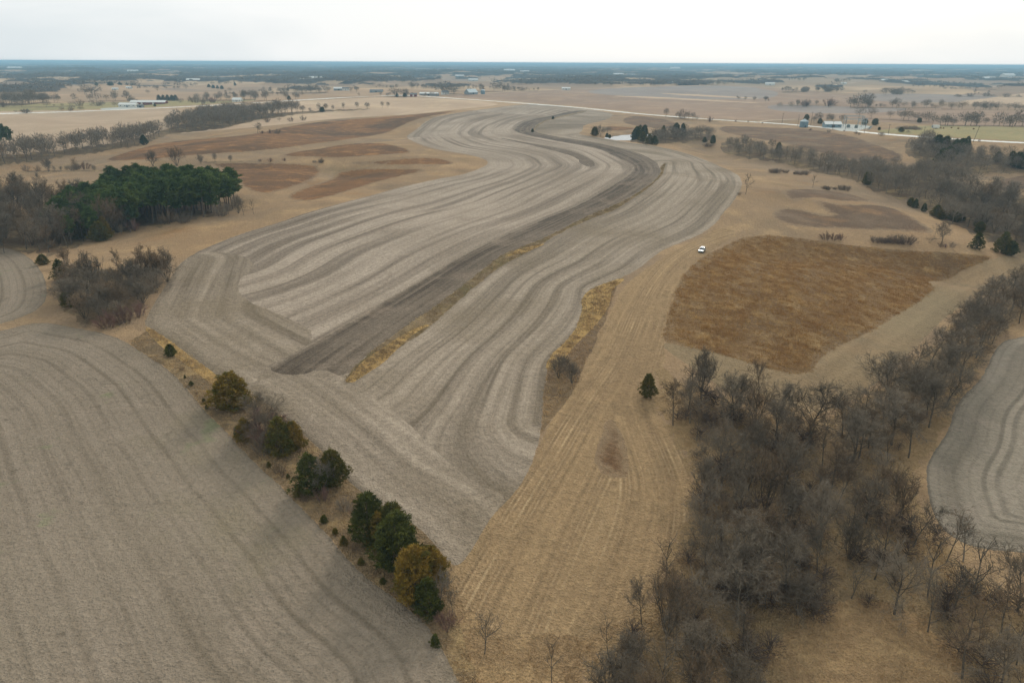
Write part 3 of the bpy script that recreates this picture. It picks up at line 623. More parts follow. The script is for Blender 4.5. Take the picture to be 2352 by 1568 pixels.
def bare_tree(seed, h=12, spread=.5, fork=.28, limbs=9, trunkR=.2, up=.25, k1=7, k2=5, twigs=7, tw=.034, stems=1, droop=0, shrub=False):
    rs = np.random.RandomState(seed)
    segs = {0: [], 1: [], 2: [], 3: []}; tp, td, tl = [], [], []
    def grow(p, d, L, r, lv):
        n = (6, 4, 3, 2)[lv]; pts = []
        for i in range(n):
            d = norm(d + rs.normal(0, (.07, .20, .26, .3)[lv], 3) + np.array([0, 0, up * (.4, .5, .3, .15)[lv]]) - (np.array([0, 0, droop]) if lv else 0))
            q = p + d * L / n; ra = r * (1 - .78 * i / n); rb = r * (1 - .78 * (i + 1) / n)
            segs[lv].append((p, q, ra, rb)); pts.append((p, q, d, rb, (i + 1) / n)); p = q
        if lv == 3:
            for (a, b, dd, rb, f) in pts:
                m = twigs // 2 + 1
                for _ in range(m):
                    tp.append(a + (b - a) * rs.rand()); td.append(norm(dd + rs.normal(0, .55, 3) + np.array([0, 0, .15]))); tl.append(L * rs.uniform(.5, .95))
            return
        nk = (limbs, k1, k2)[lv]
        f0 = (fork, .2, .15)[lv]
        for j in range(nk):
            f = f0 + (1 - f0) * (j + rs.rand()) / nk; f = min(f, .999)
            s = pts[int(f * len(pts))]; w = f * len(pts) - int(f * len(pts)); pp = s[0] + (s[1] - s[0]) * w
            az = rs.uniform(0, 2 * math.pi) if lv else j * 2.4 + rs.uniform(-.4, .4)
            perp = norm(np.cross(s[2], [math.cos(az), math.sin(az), .3]))
            ang = (rs.uniform(.55, 1.15) if lv == 0 else rs.uniform(.5, 1.0)) * (1 if lv else (1.25 - .6 * f))
            dd = norm(s[2] * math.cos(ang) + perp * math.sin(ang))
            LL = (h * spread * (1.15 - .62 * f), L * rs.uniform(.42, .6), L * rs.uniform(.4, .55))[lv]
            grow(pp, dd, LL, max(s[3] * (.62, .6, .6)[lv], (.06, .036, .016)[lv]), lv + 1)
    for s in range(stems):
        a = 2 * math.pi * s / max(stems, 1) + rs.rand(); tilt = 0 if stems == 1 else rs.uniform(.2, .7)
        d = norm(np.array([math.cos(a) * tilt + rs.normal(0, .05), math.sin(a) * tilt + rs.normal(0, .05), 1]))
        grow(np.array([0, 0, -.3]), d, h * (.86 if stems == 1 else rs.uniform(.55, .8)), trunkR, 0)
    TV = cat([tube_arrays(segs[0], 6), tube_arrays(segs[1], 5), tube_arrays(segs[2], 3)])
    P, D, L = np.array(tp), np.array(td), np.array(tl)
    CV = cat([tube_arrays(segs[3], 3), blades(P, D, L, np.full(len(P), tw), rs)])
    return TV, CV
def spray_crown(seed, h, r, n, profile, sz, base=.0, per=16, lean=.4, stretch=1.0, flatten=.6):
    """evergreen crown: clumps of small leaf sprays pushed out from the stem"""
    rs = np.random.RandomState(seed)
    # irregular outline: bumps in azimuth / height
    ph = rs.uniform(0, 6.28, 8)
    C, O = [], []
    while len(C) < n:
        t = rs.rand() ** .85; a = rs.uniform(0, 2 * math.pi)
        pr = profile(t)
        if rs.rand() > pr / 1.0 + .08: continue
        bump = 1 + .18 * math.sin(2 * a + ph[0] + 3 * t) + .17 * math.sin(4 * a + ph[1] + 9 * t) + .15 * math.sin(7 * a + ph[2] - 14 * t)
        q = (1 - .55 * rs.rand() ** 2.2)
        rr_ = r * pr * bump * q
        C.append((math.cos(a) * rr_, math.sin(a) * rr_ * stretch, base + t * (h - base) + rs.normal(0, .1)))
        O.append((math.cos(a), math.sin(a), lean + rs.uniform(-.1, .3)))
    C, O = np.array(C), np.array(O); O /= np.linalg.norm(O, axis=1)[:, None]
    P = np.repeat(C, per, 0); D = np.repeat(O, per, 0) + rs.normal(0, .55, (n * per, 3)); D /= np.linalg.norm(D, axis=1)[:, None]
    P = P + rs.normal(0, sz * .45, P.shape) * [1, 1, flatten]
    L = rs.uniform(.6, 1.3, len(P)) * sz; Wd = L * rs.uniform(.28, .5, len(P))
    return blades(P, D, L, Wd, rs)
def cedar_mesh(seed, h, r, kind='round', n=330):
    rs = np.random.RandomState(seed + 5)
    prof = {'round': lambda t: min(1, (t + .10) * 3.2) * max(0, 1 - t) ** .42, 'cone': lambda t: min(1, (t + .12) * 4) * max(0, 1 - t) ** .6 + .02,
            'column': lambda t: min(1, (t + .1) * 4) * max(0, 1 - t ** 1.6) ** .7}[kind]
    crown = spray_crown(seed, h, r, n, prof, .36 * (r / 3) ** .5, base=.1)
    segs = [(np.array([0, 0, -.3]), np.array([0.05, 0, h * .5]), .16, .10), (np.array([.05, 0, h * .5]), np.array([0, .05, h * .93]), .10, .02)]
    for i in range(26):
        t = rs.uniform(.08, .85); a = rs.uniform(0, 6.28); p = np.array([0, 0, h * t]); e = p + np.array([math.cos(a), math.sin(a), .45]) * r * prof(t) * .8
        segs.append((p, e, .04, .012))
    return tube_arrays(segs, 4), crown
def pine_mesh(seed, h=20, r=3.2, low=.42):
    rs = np.random.RandomState(seed)
    segs = []; p = np.array([0., 0, -.3]); d = np.array([0, 0, 1.]); tr = [p]
    for i in range(8):
        d = norm(d + rs.normal(0, .02, 3)); q = p + d * (h + .3) / 8; segs.append((p, q, .26 * (1 - .9 * i / 8), .26 * (1 - .9 * (i + 1) / 8))); p = q; tr.append(p)
    tr = np.array(tr)
    br, P, D = [], [], []
    z = low * h
    while z < h * .985:
        t = z / h; k = 5; reach = r * (1.0 if t > .55 else .55 + rs.rand() * .3) * min(1, (1.03 - t) * 3.8) * rs.uniform(.75, 1.15)
        i = min(int(t * 8), 7); c = tr[i] + (tr[i + 1] - tr[i]) * (t * 8 - i)
        a0 = rs.uniform(0, 6.28)
        for j in range(k):
            a = a0 + j * 6.283 / k + rs.uniform(-.3, .3); L = reach * rs.uniform(.7, 1.15)
            e = c + np.array([math.cos(a) * L, math.sin(a) * L, L * rs.uniform(.05, .4)])
            br.append((c, e, .05, .015))
            m = max(3, int(L * 3.2))
            for q in range(m):
                f = .35 + .65 * (q + rs.rand()) / m; pp = c + (e - c) * f + rs.normal(0, .18, 3)
                for _ in range(16):
                    P.append(pp + rs.normal(0, .16, 3)); D.append(norm(rs.normal(0, 1, 3) + np.array([math.cos(a) * .7, math.sin(a) * .7, .7])))
        z += h * rs.uniform(.028, .045)
    P, D = np.array(P), np.array(D); L = rs.uniform(.45, .8, len(P))
    # a few dead lower branches
    for _ in range(10):
        t = rs.uniform(.15, low); a = rs.uniform(0, 6.28); c = np.array([0, 0, h * t]); br.append((c, c + np.array([math.cos(a), math.sin(a), -.1]) * rs.uniform(.6, 1.6), .03, .01))
    return cat([tube_arrays(segs, 6), tube_arrays(br, 3)]), blades(P, D, L, L * .34, rs)
def shrub_mesh(seed, h=3, r=2, stems=26, twigs=46, tw=.03):
    rs = np.random.RandomState(seed); segs = []; P, D, L = [], [], []
    for s in range(stems):
        a = rs.uniform(0, 6.28); rr_ = r * math.sqrt(rs.rand()); b = np.array([math.cos(a) * rr_ * .45, math.sin(a) * rr_ * .45, -.1])
        hh = h * rs.uniform(.6, 1.05) * (1 - .35 * (rr_ / r) ** 2); e = np.array([math.cos(a) * rr_, math.sin(a) * rr_, hh]) + rs.normal(0, .15, 3)
        m = (b + e) / 2 + rs.normal(0, .12, 3) + [0, 0, .1 * h]
        segs += [(b, m, .035, .022), (m, e, .022, .008)]
        for _ in range(twigs):
            f = rs.rand(); pp = (b + (m - b) * f * 2) if f < .5 else (m + (e - m) * (f * 2 - 1))
            if f < .15: continue
            P.append(pp); D.append(norm((e - b) / np.linalg.norm(e - b) + rs.normal(0, .6, 3))); L.append(h * rs.uniform(.14, .34))
    P, D, L = np.array(P), np.array(D), np.array(L)
    return tube_arrays(segs, 3), blades(P, D, L, np.full(len(P), tw), rs)

PROTO = {}
def proto(kind, pair, m_trunk, m_crown, h, names=('trunk', 'crown')):
    (tv, tt), (cv, ct) = pair
    PROTO.setdefault(kind, []).append(dict(h=h, tm=mesh_from(kind + '_' + names[0], tv, tt, PM[m_trunk]), cm=mesh_from(kind + '_' + names[1], cv, ct, PM[m_crown], False),
        names=names, arr=cat([(tv, tt), (cv, ct)]), tri=len(tt) + len(ct)))
for i, (sp, fk, lb, up) in enumerate([(.34, .34, 9, .22), (.40, .28, 10, .2), (.30, .42, 9, .3), (.36, .3, 11, .25)]):
    proto('wood', bare_tree(20 + i, 12, sp, fk, lb, .17, up, k2=6, twigs=9, tw=.032), 'bark', 'twig' if i % 2 else 'twig_brown', 12)
for i, (sp, fk, lb) in enumerate([(.55, .22, 10), (.60, .25, 11)]):
    proto('spreading', bare_tree(40 + i, 10, sp, fk, lb, .2, .12, k1=8, k2=7, twigs=9, tw=.034), 'bark', 'twig', 10)
proto('pale', bare_tree(50, 11, .42, .3, 9, .2, .2), 'bark_pale', 'bark_pale', 11)
proto('fan', bare_tree(60, 9, .38, .3, 5, .09, .35, k1=5, k2=4, twigs=6, stems=7), 'bark', 'twig', 7.5)
proto('fan', bare_tree(61, 9, .34, .3, 5, .09, .4, k1=5, k2=4, twigs=6, stems=6), 'bark', 'twig_brown', 7.5)
proto('sparse', bare_tree(62, 8, .40, .2, 7, .10, .45, k1=4, k2=3, twigs=4), 'bark', 'twig', 8)
proto('sparse', bare_tree(63, 8, .34, .3, 6, .09, .5, k1=4, k2=3, twigs=4), 'bark', 'twig_brown', 8)
for i in range(3): proto('shrub', shrub_mesh(70 + i, 3, 2.2), 'brush', ('twig_brown', 'twig', 'twig_red')[i], 3, ('stems', 'twigs'))
proto('longshrub', shrub_mesh(74, 2.4, 2.2, 46, 36), 'brush', 'brush', 2.4, ('stems', 'twigs'))
for kd, mt in (('cedar', 'cedar'), ('cedar_dark', 'cedar_dark'), ('cedar_olive', 'cedar_olive'), ('cedar_rust', 'cedar_rust')):
    for i, (sh) in enumerate(['round', 'cone']):
        proto(kd, cedar_mesh(80 + i + 3 * len(PROTO), 7, 3.1 if i == 0 else 2.6, sh, 700 if i == 0 else 520), 'bark', mt, 7)
for i in range(3): proto('pine', pine_mesh(100 + i, 20, 3.3, (.40, .48, .30)[i]), 'pine_bark', 'pine', 20)
print('PROTOS', sum(p['tri'] for v in PROTO.values() for p in v))

COUNT = {}
def plant(kind, x, y, h, label=None, group=None, cat_='tree', name='bare_tree', wide=1.0, variant=None, rot=None, z=None):
    P = PROTO[kind]; v = P[(variant if variant is not None else rng.integers(len(P))) % len(P)]
    if z is None: z = float(H(np.array([x]), np.array([y]))[0])
    e = bpy.data.objects.new(name, None); COL.objects.link(e)
    e.location = (x, y, z - .05); s = h / v['h']; e.scale = (s * wide, s * wide, s); e.rotation_euler = (0, 0, rng.uniform(0, 6.28) if rot is None else rot)
    e.empty_display_size = .5
    e['label'] = label; e['category'] = cat_
    if group: e['group'] = group
    for nm, me in zip(v['names'], (v['tm'], v['cm'])):
        o = bpy.data.objects.new(nm, me); COL.objects.link(o); o.parent = e
    return e

# ------------------------------------------------------------------ where the bare trees stand
BARE = []      # dict: x, y, h, kind, group, label, wide
def scatter(poly, spacing, hmin, hmax, kinds, group, label, wide=(.85, 1.15), keep=None, cap=100000):
    P = chaikin(np.asarray(poly, float), True, 1); W = world(resample(P, 12, True))[:, :2]
    lo, hi = W.min(0), W.max(0); area = (hi - lo).prod(); n = int(min(area / spacing ** 2 * 2.2, 60000))
    C = rng.uniform(lo, hi, (n, 2)); C = C[in_poly(C, W)]
    grid = {}; out = []
    for c in C:
        k = (int(c[0] // spacing), int(c[1] // spacing)); ok = True
        for i in (-1, 0, 1):
            for j in (-1, 0, 1):
                for q in grid.get((k[0] + i, k[1] + j), ()):
                    if (q[0] - c[0]) ** 2 + (q[1] - c[1]) ** 2 < spacing ** 2: ok = False
        if ok: grid.setdefault(k, []).append(c); out.append(c)
        if len(out) >= cap: break
    out = np.array(out) if out else np.zeros((0, 2))
    if keep is not None and len(out): out = out[keep(out)]
    for c in out:
        BARE.append(dict(x=c[0], y=c[1], h=rng.uniform(hmin, hmax), kind=kinds[rng.integers(len(kinds))], group=group, label=label, wide=rng.uniform(*wide)))
def row(line, spacing, hmin, hmax, kinds, group, label, width=3, wide=(.9, 1.3)):
    W = world(resample(np.asarray(line, float), 4))[:, :2]
    seg = np.hypot(*(W[1:] - W[:-1]).T); s = np.concatenate([[0], np.cumsum(seg)]); t = 0
    while t < s[-1]:
        x, y = np.interp(t, s, W[:, 0]), np.interp(t, s, W[:, 1])
        BARE.append(dict(x=x + rng.normal(0, width), y=y + rng.normal(0, width), h=rng.uniform(hmin, hmax), kind=kinds[rng.integers(len(kinds))], group=group, label=label, wide=rng.uniform(*wide)))
        t += spacing * rng.uniform(.6, 1.4)
G_R = ('bare trees of the lower right wood', 'leafless grey tree in the dense wood at the lower right')
G_B = ('bare trees of the diagonal belt', 'leafless dark tree in the thick belt between the mown border and the right field')
G_C = ('bare trees of the creek wood', 'leafless grey tree in the creek wood at the upper right')
G_L = ('bare trees beside the pines', 'leafless grey tree in the wood around the pine grove')
G_T = ('bare trees of the left thicket', 'leafless tree in the thicket between the left fields and the harvested field')
G_V = ('bare trees of the left valley belt', 'leafless grey tree in the valley belt left of the harvested field')
G_P = ('bare trees by the pond', 'leafless tree in the small grove beside the white pond')
G_F = ('bare trees of the far hedgerows', 'leafless tree in a hedgerow out on the far farmland')
belt = [(2560,560),(2352,655),(2290,690),(2230,740),(2165,805),(2100,870),(2030,935),(1960,985),(1890,1010),(1880,1060),(1960,1080),(2060,1085),(2110,1045),(2155,995),(2180,930),(2230,850),(2290,782),(2352,735),(2560,650)]
scatter(belt, 4.3, 8.5, 12, ['spreading', 'wood', 'wood'], *G_B, wide=(1.0, 1.3))
mainw = [(1530,880),(1560,905),(1640,920),(1720,945),(1800,965),(1880,990),(1870,1060),(1960,1085),(2050,1100),(2090,1150),(2120,1220),(2190,1290),(2352,1400),(2450,1480),(2450,1700),(2230,1650),(2200,1560),(2150,1470),(2060,1410),(1960,1390),(1870,1430),(1790,1500),(1720,1600),(1400,1650),(1360,1520),(1440,1470),(1500,1400),(1530,1330),(1570,1260),(1600,1200),(1608,1110),(1590,1050),(1550,990),(1515,930)]
wood_gap = lambda c: rng.random(len(c)) < np.where(c[:, 1] > 125, .62, .85)
scatter(mainw, 3.85, 6.5, 11.5, ['wood', 'wood', 'wood', 'spreading', 'fan', 'sparse', 'sparse'], *G_R, wide=(.8, 1.15), keep=lambda c: rng.random(len(c)) < .86 - .35 * sstep(120, 150, c[:, 1]))
scatter([(1380,1500),(1500,1440),(1640,1440),(1760,1490),(1700,1620),(1600,1700),(1350,1700)], 4.6, 6, 10, ['sparse', 'fan', 'wood'], *G_R)
scatter([(-60,600),(60,570),(105,585),(150,572),(218,550),(290,533),(300,500),(215,470),(100,470),(-60,440)], 5.4, 11, 16, ['wood', 'wood', 'fan'], *G_L)
row([(235,550),(300,534),(381,516),(469,504),(555,488)], 9, 4, 7, ['fan', 'shrub', 'shrub'], *G_L, width=1.5)
scatter([(135,690),(160,718),(215,742),(262,746),(300,730),(325,700),(368,660),(380,648),(330,640),(250,650),(165,645)], 3.6, 5.0, 7.5, ['spreading', 'fan', 'wood'], *G_T, wide=(1.1, 1.5))
row([(232,660),(262,655),(300,652),(335,648),(368,655),(385,640)], 4.5, 10, 12.5, ['wood', 'fan'], *G_T, width=2, wide=(.8, 1))
scatter([(1651,344),(1713,363),(1779,369),(1850,387),(1972,415),(2010,439),(2075,455),(2119,484),(2177,511),(2236,531),(2280,554),(2352,584),(2450,610),(2450,465),(2352,452),(2250,442),(2210,427),(2180,407),(2100,402),(2014,396),(1914,383),(1839,359),(1700,332)], 6.2, 8, 12, ['wood', 'spreading', 'fan'], *G_C, wide=(1.0, 1.4))
scatter([(2080,345),(2120,375),(2170,393),(2230,397),(2352,395),(2450,390),(2450,372),(2352,368),(2250,360),(2170,338),(2130,322)], 6.5, 8, 11, ['wood', 'spreading'], *G_C, wide=(1.0, 1.4))
scatter([(-100,388),(62,373),(150,360),(225,348),(325,333),(360,320),(378,310),(300,322),(150,344),(-100,366)], 6.0, 12, 17, ['wood', 'wood', 'fan'], *G_V, wide=(.9, 1.2))
scatter([(378,308),(425,303),(525,293),(588,275),(663,264),(700,258),(640,258),(560,262),(440,276),(385,296)], 7.0, 13, 19, ['wood', 'wood', 'fan'], *G_V, wide=(.9, 1.2))
row([(700,260),(738,257),(780,254),(813,251),(850,250),(888,248)], 17, 6, 14, ['wood', 'fan'], *G_V)
row([(620,281),(660,279),(705,276)], 14, 4, 7, ['spreading', 'shrub'], *G_V)
scatter([(1500,330),(1560,327),(1620,322),(1655,317),(1640,310),(1560,310),(1500,314)], 5, 7, 11, ['wood', 'spreading'], *G_P, wide=(1, 1.4))
row([(1372,312),(1386,313),(1398,313)], 9, 7, 9, ['spreading'], *G_P)
row([(1538,270),(1580,275),(1620,279),(1650,280)], 13, 4, 12, ['wood', 'shrub', 'spreading'], 'bare trees along the gravel road', 'leafless tree on the verge of the pale gravel road')
row([(60,394),(110,394),(170,391),(230,393),(270,392)], 9, 2.5, 5, ['shrub', 'fan'], 'brush line above the pine grove', 'low leafless brush in the fence line beyond the pine grove')
row([(470,373),(520,372),(560,371)], 12, 3, 7, ['shrub', 'sparse'], 'brush line above the pine grove', 'low leafless brush in the fence line beyond the pine grove')
# far hedgerows
for ln, sp, a, b, kd in [
    ([(-60,240),(40,240),(72,240)], 14, 14, 20, ['wood', 'spreading']), ([(75,236),(100,236),(140,236)], 13, 11, 14, ['wood', 'spreading']), ([(145,234),(212,233)], 26, 9, 13, ['wood']),
    ([(225,232),(270,232),(312,231)], 22, 13, 18, ['wood', 'spreading']), ([(200,219),(222,219)], 16, 13, 17, ['spreading']), ([(8,247),(100,246),(150,244),(220,243)], 26, 4, 8, ['spreading', 'shrub']),
    ([(42,259),(60,259),(75,259)], 9, 4, 6, ['shrub']), ([(145,255),(180,254)], 14, 4, 6, ['shrub']), ([(240,246),(275,246)], 15, 7, 10, ['spreading']), ([(295,238),(312,238)], 12, 8, 10, ['wood']),
    ([(455,233),(520,231),(588,228)], 13, 11, 15, ['wood']), ([(410,237),(500,236)], 30, 7, 10, ['wood', 'shrub']), ([(588,232),(634,231)], 16, 11, 15, ['wood']), ([(661,229),(688,228)], 12, 9, 13, ['wood']),
    ([(638,214),(700,214),(750,213)], 14, 11, 15, ['wood', 'spreading']), ([(810,212),(820,212)], 12, 10, 14, ['wood']), ([(880,221),(915,222),(955,221)], 13, 8, 14, ['wood', 'spreading']),
    ([(1018,216),(1063,216)], 18, 12, 18, ['spreading']), ([(1075,211),(1120,210),(1176,210)], 20, 9, 15, ['wood', 'spreading']), ([(938,204),(1050,205),(1176,205)], 16, 9, 13, ['wood']),
    ([(1176,194),(1280,193),(1391,194)], 20, 9, 13, ['wood']), ([(1176,209),(1235,209)], 16, 6, 9, ['wood', 'shrub']), ([(1371,197),(1500,197),(1664,196)], 18, 8, 13, ['wood']),
    ([(1797,212),(1860,212),(1924,211)], 16, 9, 13, ['wood']), ([(1970,244),(2002,244)], 9, 13, 18, ['wood', 'spreading']), ([(1794,243),(1860,243),(1926,242)], 26, 5, 10, ['wood', 'shrub']),
    ([(1951,247),(2040,248),(2151,248)], 12, 6, 13, ['wood', 'spreading']), ([(2160,251),(2250,252),(2400,254)], 13, 7, 12, ['wood', 'spreading']), ([(1984,272),(2060,275),(2139,281)], 17, 8, 13, ['spreading']),
    ([(2139,288),(2230,289),(2300,290),(2420,291)], 9, 8, 15, ['wood', 'spreading']), ([(1881,280),(1926,279)], 9, 6, 9, ['wood', 'fan']), ([(2029,218),(2094,217)], 16, 9, 12, ['spreading']),
    ([(2174,207),(2230,207),(2290,206)], 26, 7, 11, ['spreading']), ([(1811,186),(1859,186)], 18, 10, 14, ['wood']), ([(1919,191),(1939,191)], 12, 12, 16, ['spreading']),
    ([(2190,222),(2250,222),(2350,222)], 40, 5, 8, ['shrub']), ([(1690,228),(1720,231),(1780,234)], 30, 5, 8, ['wood']), ([(2080,300),(2110,297)], 12, 2.5, 4, ['shrub']),
    ([(2020,315),(2040,313),(2080,302)], 22, 2.5, 4, ['shrub'])]:
    row(ln, sp * .55, a * .8, b * 1.2, kd, *G_F, width=5, wide=(1.0, 1.9))
for _ in range(26):
    px, py = rng.uniform(0, 2352), rng.uniform(178, 226); dx_ = rng.uniform(20, 90); sl = rng.uniform(-.03, .03)
    if not (1000 < px < 1960 and py > 200): row([(px, py), (px + dx_, py + dx_ * sl)], rng.uniform(7, 15), 5, 12, ['spreading', 'wood'], *G_F, width=4)
for _ in range(14):
    px, py = rng.uniform(0, 2352), rng.uniform(176, 226)
    if 1000 < px < 1960 and py > 200: continue
    w = W1(px, py); BARE.append(dict(x=w[0], y=w[1], h=rng.uniform(5, 11), kind='spreading', group=G_F[0], label=G_F[1], wide=1.2))
KW = {'wood': 'upright leafless tree', 'spreading': 'broad leafless tree', 'fan': 'multistemmed leafless tree', 'pale': 'pale grey leafless tree', 'sparse': 'slim leafless sapling', 'shrub': 'low leafless shrub', 'longshrub': 'low leafless bush'}
def zone(g, x, y):
    if g == G_R[0]:
        return 'along the bottom edge of the right wood' if y > 1400 else 'on the field side of the right wood' if x > 2060 else 'in the upper left of the right wood' if (x < 1720 and y < 1120) else 'at the lower left rim of the right wood' if x < 1700 else 'in the middle of the right wood' if y > 1130 else 'in the upper part of the right wood'
    if g == G_B[0]: return 'in the lower half of the right field belt' if y > 880 else 'in the upper half of the right field belt'
    if g == G_L[0]: return 'in front of the pine grove' if x > 240 else 'in the front of the wood beside the pines' if y > 530 else 'in the back of the wood beside the pines'
    if g == G_T[0]: return 'at the back of the left thicket' if y < 662 else 'in the front half of the left thicket'
    if g == G_C[0]: return 'in the creek wood at the right edge' if x > 2150 else 'in the middle stretch of the creek wood' if x > 1900 else 'at the upper left end of the creek wood'
    if g == G_V[0]: return 'in the nearer part of the left valley belt' if x < 378 else 'in the farther part of the left valley belt'
    if g == G_P[0]: return 'in the grove beside the white pond'
    if g == G_F[0]: return 'in the hedgerows far out on the ' + ('left' if x < 900 else 'right' if x > 1700 else 'middle') + ' farmland'
    return {'bare trees along the gravel road': 'on the verge of the pale gravel road'}.get(g, 'in the fence line beyond the pine grove')
# the 300 that show largest are things of their own; the rest of the kind is one mass
SINGLE = []     # named single trees, placed below (sheet x, y, kind, height, width, label, category, name, variant)
for b in BARE:
    b['r'] = math.hypot(b['x'], b['y']); b['z'] = 0.0
xy = np.array([(b['x'], b['y']) for b in BARE]); zz = H(xy[:, 0], xy[:, 1])
sp_, dd_ = sheet(np.column_stack([xy, zz]))
for b, z, s, d in zip(BARE, zz, sp_, dd_):
    b['z'] = float(z); vis = d > 1 and -40 < s[0] < 2392 and 0 < s[1] < 1760
    b['size'] = (b['h'] * b['wide'] / d) if vis else 0
    zn = zone(b['group'], *s); b['label'] = KW[b['kind']] + ' ' + zn; b['group'] = KW[b['kind']] + 's ' + zn
BARE.sort(key=lambda b: -b['size'])
SH = [b for b in BARE if b['kind'] in ('shrub', 'longshrub')]; TR = [b for b in BARE if b['kind'] not in ('shrub', 'longshrub')]
NTREE = 290
ORD = 'first second third fourth fifth sixth seventh eighth ninth tenth eleventh twelfth thirteenth fourteenth fifteenth sixteenth'.split()
gr = {}
for b in TR[:NTREE] + SH[:40]: gr.setdefault(b['label'], []).append(b)
for lb, bs in gr.items():
    if len(bs) == 1 or (len(bs) <= 16 and bs[0]['r'] < 420):
        bs.sort(key=lambda b: sheet(np.array([[b['x'], b['y'], b['z']]]))[0][0][0])
        for i, b in enumerate(bs):
            if len(bs) > 1:
                k = [w for w in KW.values() if lb.startswith(w)][0]; b['label'] = f'{ORD[i]} {k} from the left {lb[len(k) + 1:]}'
for b in TR[:NTREE]:
    plant(b['kind'], b['x'], b['y'], b['h'], b['label'], b['group'], wide=b['wide'], z=b['z'])
for b in SH[:40]:
    plant(b['kind'], b['x'], b['y'], b['h'], b['label'], b['group'], 'shrub', 'bare_shrub', b['wide'], z=b['z'])
REST = TR[NTREE:] + SH[40:]
print('BARE', len(BARE), 'trees', len(TR), 'shrubs', len(SH))
# cheaper versions for the mass
def lod(kind, n_blade, tw, seed):
    rs = np.random.RandomState(seed); h, sp, tall = {'wood': (12, 3.2, .30), 'spreading': (10, 4.6, .2), 'fan': (8, 2.6, .15), 'pale': (11, 3.6, .28), 'sparse': (8, 2.0, .3), 'shrub': (3, 2.1, .0)}[kind]
    segs = [(np.array([0, 0, -.3]), np.array([.1, 0, h * .55]), .2, .12), (np.array([.1, 0, h * .55]), np.array([0, 0, h * .92]), .12, .03)] if kind != 'shrub' else [(np.zeros(3), np.array([.3, 0, h * .6]), .04, .02)]
    for _ in range(max(5, n_blade // 26)):
        t = rs.uniform(tall, .8); a = rs.uniform(0, 6.28); p = np.array([0, 0, h * t]); L = sp * rs.uniform(.6, .95) * (1.15 - t * .5)
        segs.append((p, p + np.array([math.cos(a) * L, math.sin(a) * L, L * rs.uniform(.5, 1.1)]), .07, .02))
    u = rs.normal(0, 1, (n_blade, 3)); u /= np.linalg.norm(u, axis=1)[:, None]; q = rs.rand(n_blade) ** .38
    c = np.array([0, 0, h * (.62 if kind != 'shrub' else .5)])
    P = c + u * q[:, None] * np.array([sp, sp, h * (.38 if kind != 'shrub' else .5)]); P[:, 2] = np.maximum(P[:, 2], h * tall)
    D = (P - np.array([0, 0, h * .2])); D /= np.linalg.norm(D, axis=1)[:, None]; D += rs.normal(0, .35, D.shape)
    return cat([tube_arrays(segs, 3), blades(P, D, rs.uniform(.8, 1.7, n_blade) * h / 11, np.full(n_blade, tw), rs)])
LODS = {}
BRUSH = []
for poly_, n_ in ((mainw, 150), (belt, 60)):
    W_ = world(resample(np.asarray(poly_, float), 12, True))[:, :2]; C_ = rng.uniform(W_.min(0), W_.max(0), (n_ * 4, 2)); C_ = C_[in_poly(C_, W_)][:n_]; Z_ = H(C_[:, 0], C_[:, 1])
    BRUSH += [dict(x=q[0], y=q[1], z=float(z), h=rng.uniform(1.4, 3.4), kind='shrub', wide=rng.uniform(.9, 1.5), r=150) for q, z in zip(C_, Z_)]
for k in ('wood', 'spreading', 'fan', 'pale', 'sparse', 'shrub'):
    LODS[k] = [[lod(k, nb, tw * (1 if k != 'shrub' else .6), 300 + i * 7 + j) for j in range(2)] for i, (nb, tw) in enumerate([(560, .12), (260, .28), (110, .62)])]
def mass(name, items, mat, label, lodsel, zs=None):
    VV, TT, o = [], [], 0
    for b in items:
        v, t = lodsel(b); s = b['h'] / {'wood': 12, 'spreading': 10, 'fan': 8, 'pale': 11, 'sparse': 8, 'shrub': 3}.get(b['kind'], 1); a = rng.uniform(0, 6.28)
        ca, sa = math.cos(a) * s * b['wide'], math.sin(a) * s * b['wide']
        q = np.column_stack([v[:, 0] * ca - v[:, 1] * sa + b['x'], v[:, 0] * sa + v[:, 1] * ca + b['y'], v[:, 2] * s + b['z']])
        VV.append(q); TT.append(t + o); o += len(v)
    V, T = np.vstack(VV), np.vstack(TT)
    print('MASS', name, len(items), len(T))
    return link(name, mesh_from(name, V, T, mat, False), kind='stuff', label=label)
mass('background_bare_trees', REST, PM['twig'], 'smaller leafless trees filling the woods and hedgerows',
     lambda b: LODS.get(b['kind'], LODS['wood'])[0 if b['r'] < 650 else (1 if b['r'] < 1500 else 2)][rng.integers(2)])
mass('woodland_brush', BRUSH, PM['brush'], 'low leafless brush filling the floor of the right wood', lambda b: LODS['shrub'][0][rng.integers(2)])
# trees standing in the far woods
cand = np.nonzero((mask > .5) & vt_far & (np.abs(P_[:, 0]) < .72) & (far_v < 9000))[0]
pick = rng.choice(cand, min(len(cand), 9000), replace=False)
TINY = 0
items = [dict(x=gx[i] + rng.normal(0, 14), y=gy[i] + rng.normal(0, 14), z=gz0[i] + 1, h=rng.uniform(10, 17), kind='spreading', wide=rng.uniform(1.0, 1.9)) for i in pick]
TINY = [lod('spreading', 22, 1.5, 900 + j) for j in range(3)]
mass('distant_woodland', items, PM['twig'], 'blue grey leafless woods far out towards the horizon', lambda b: TINY[rng.integers(3)])
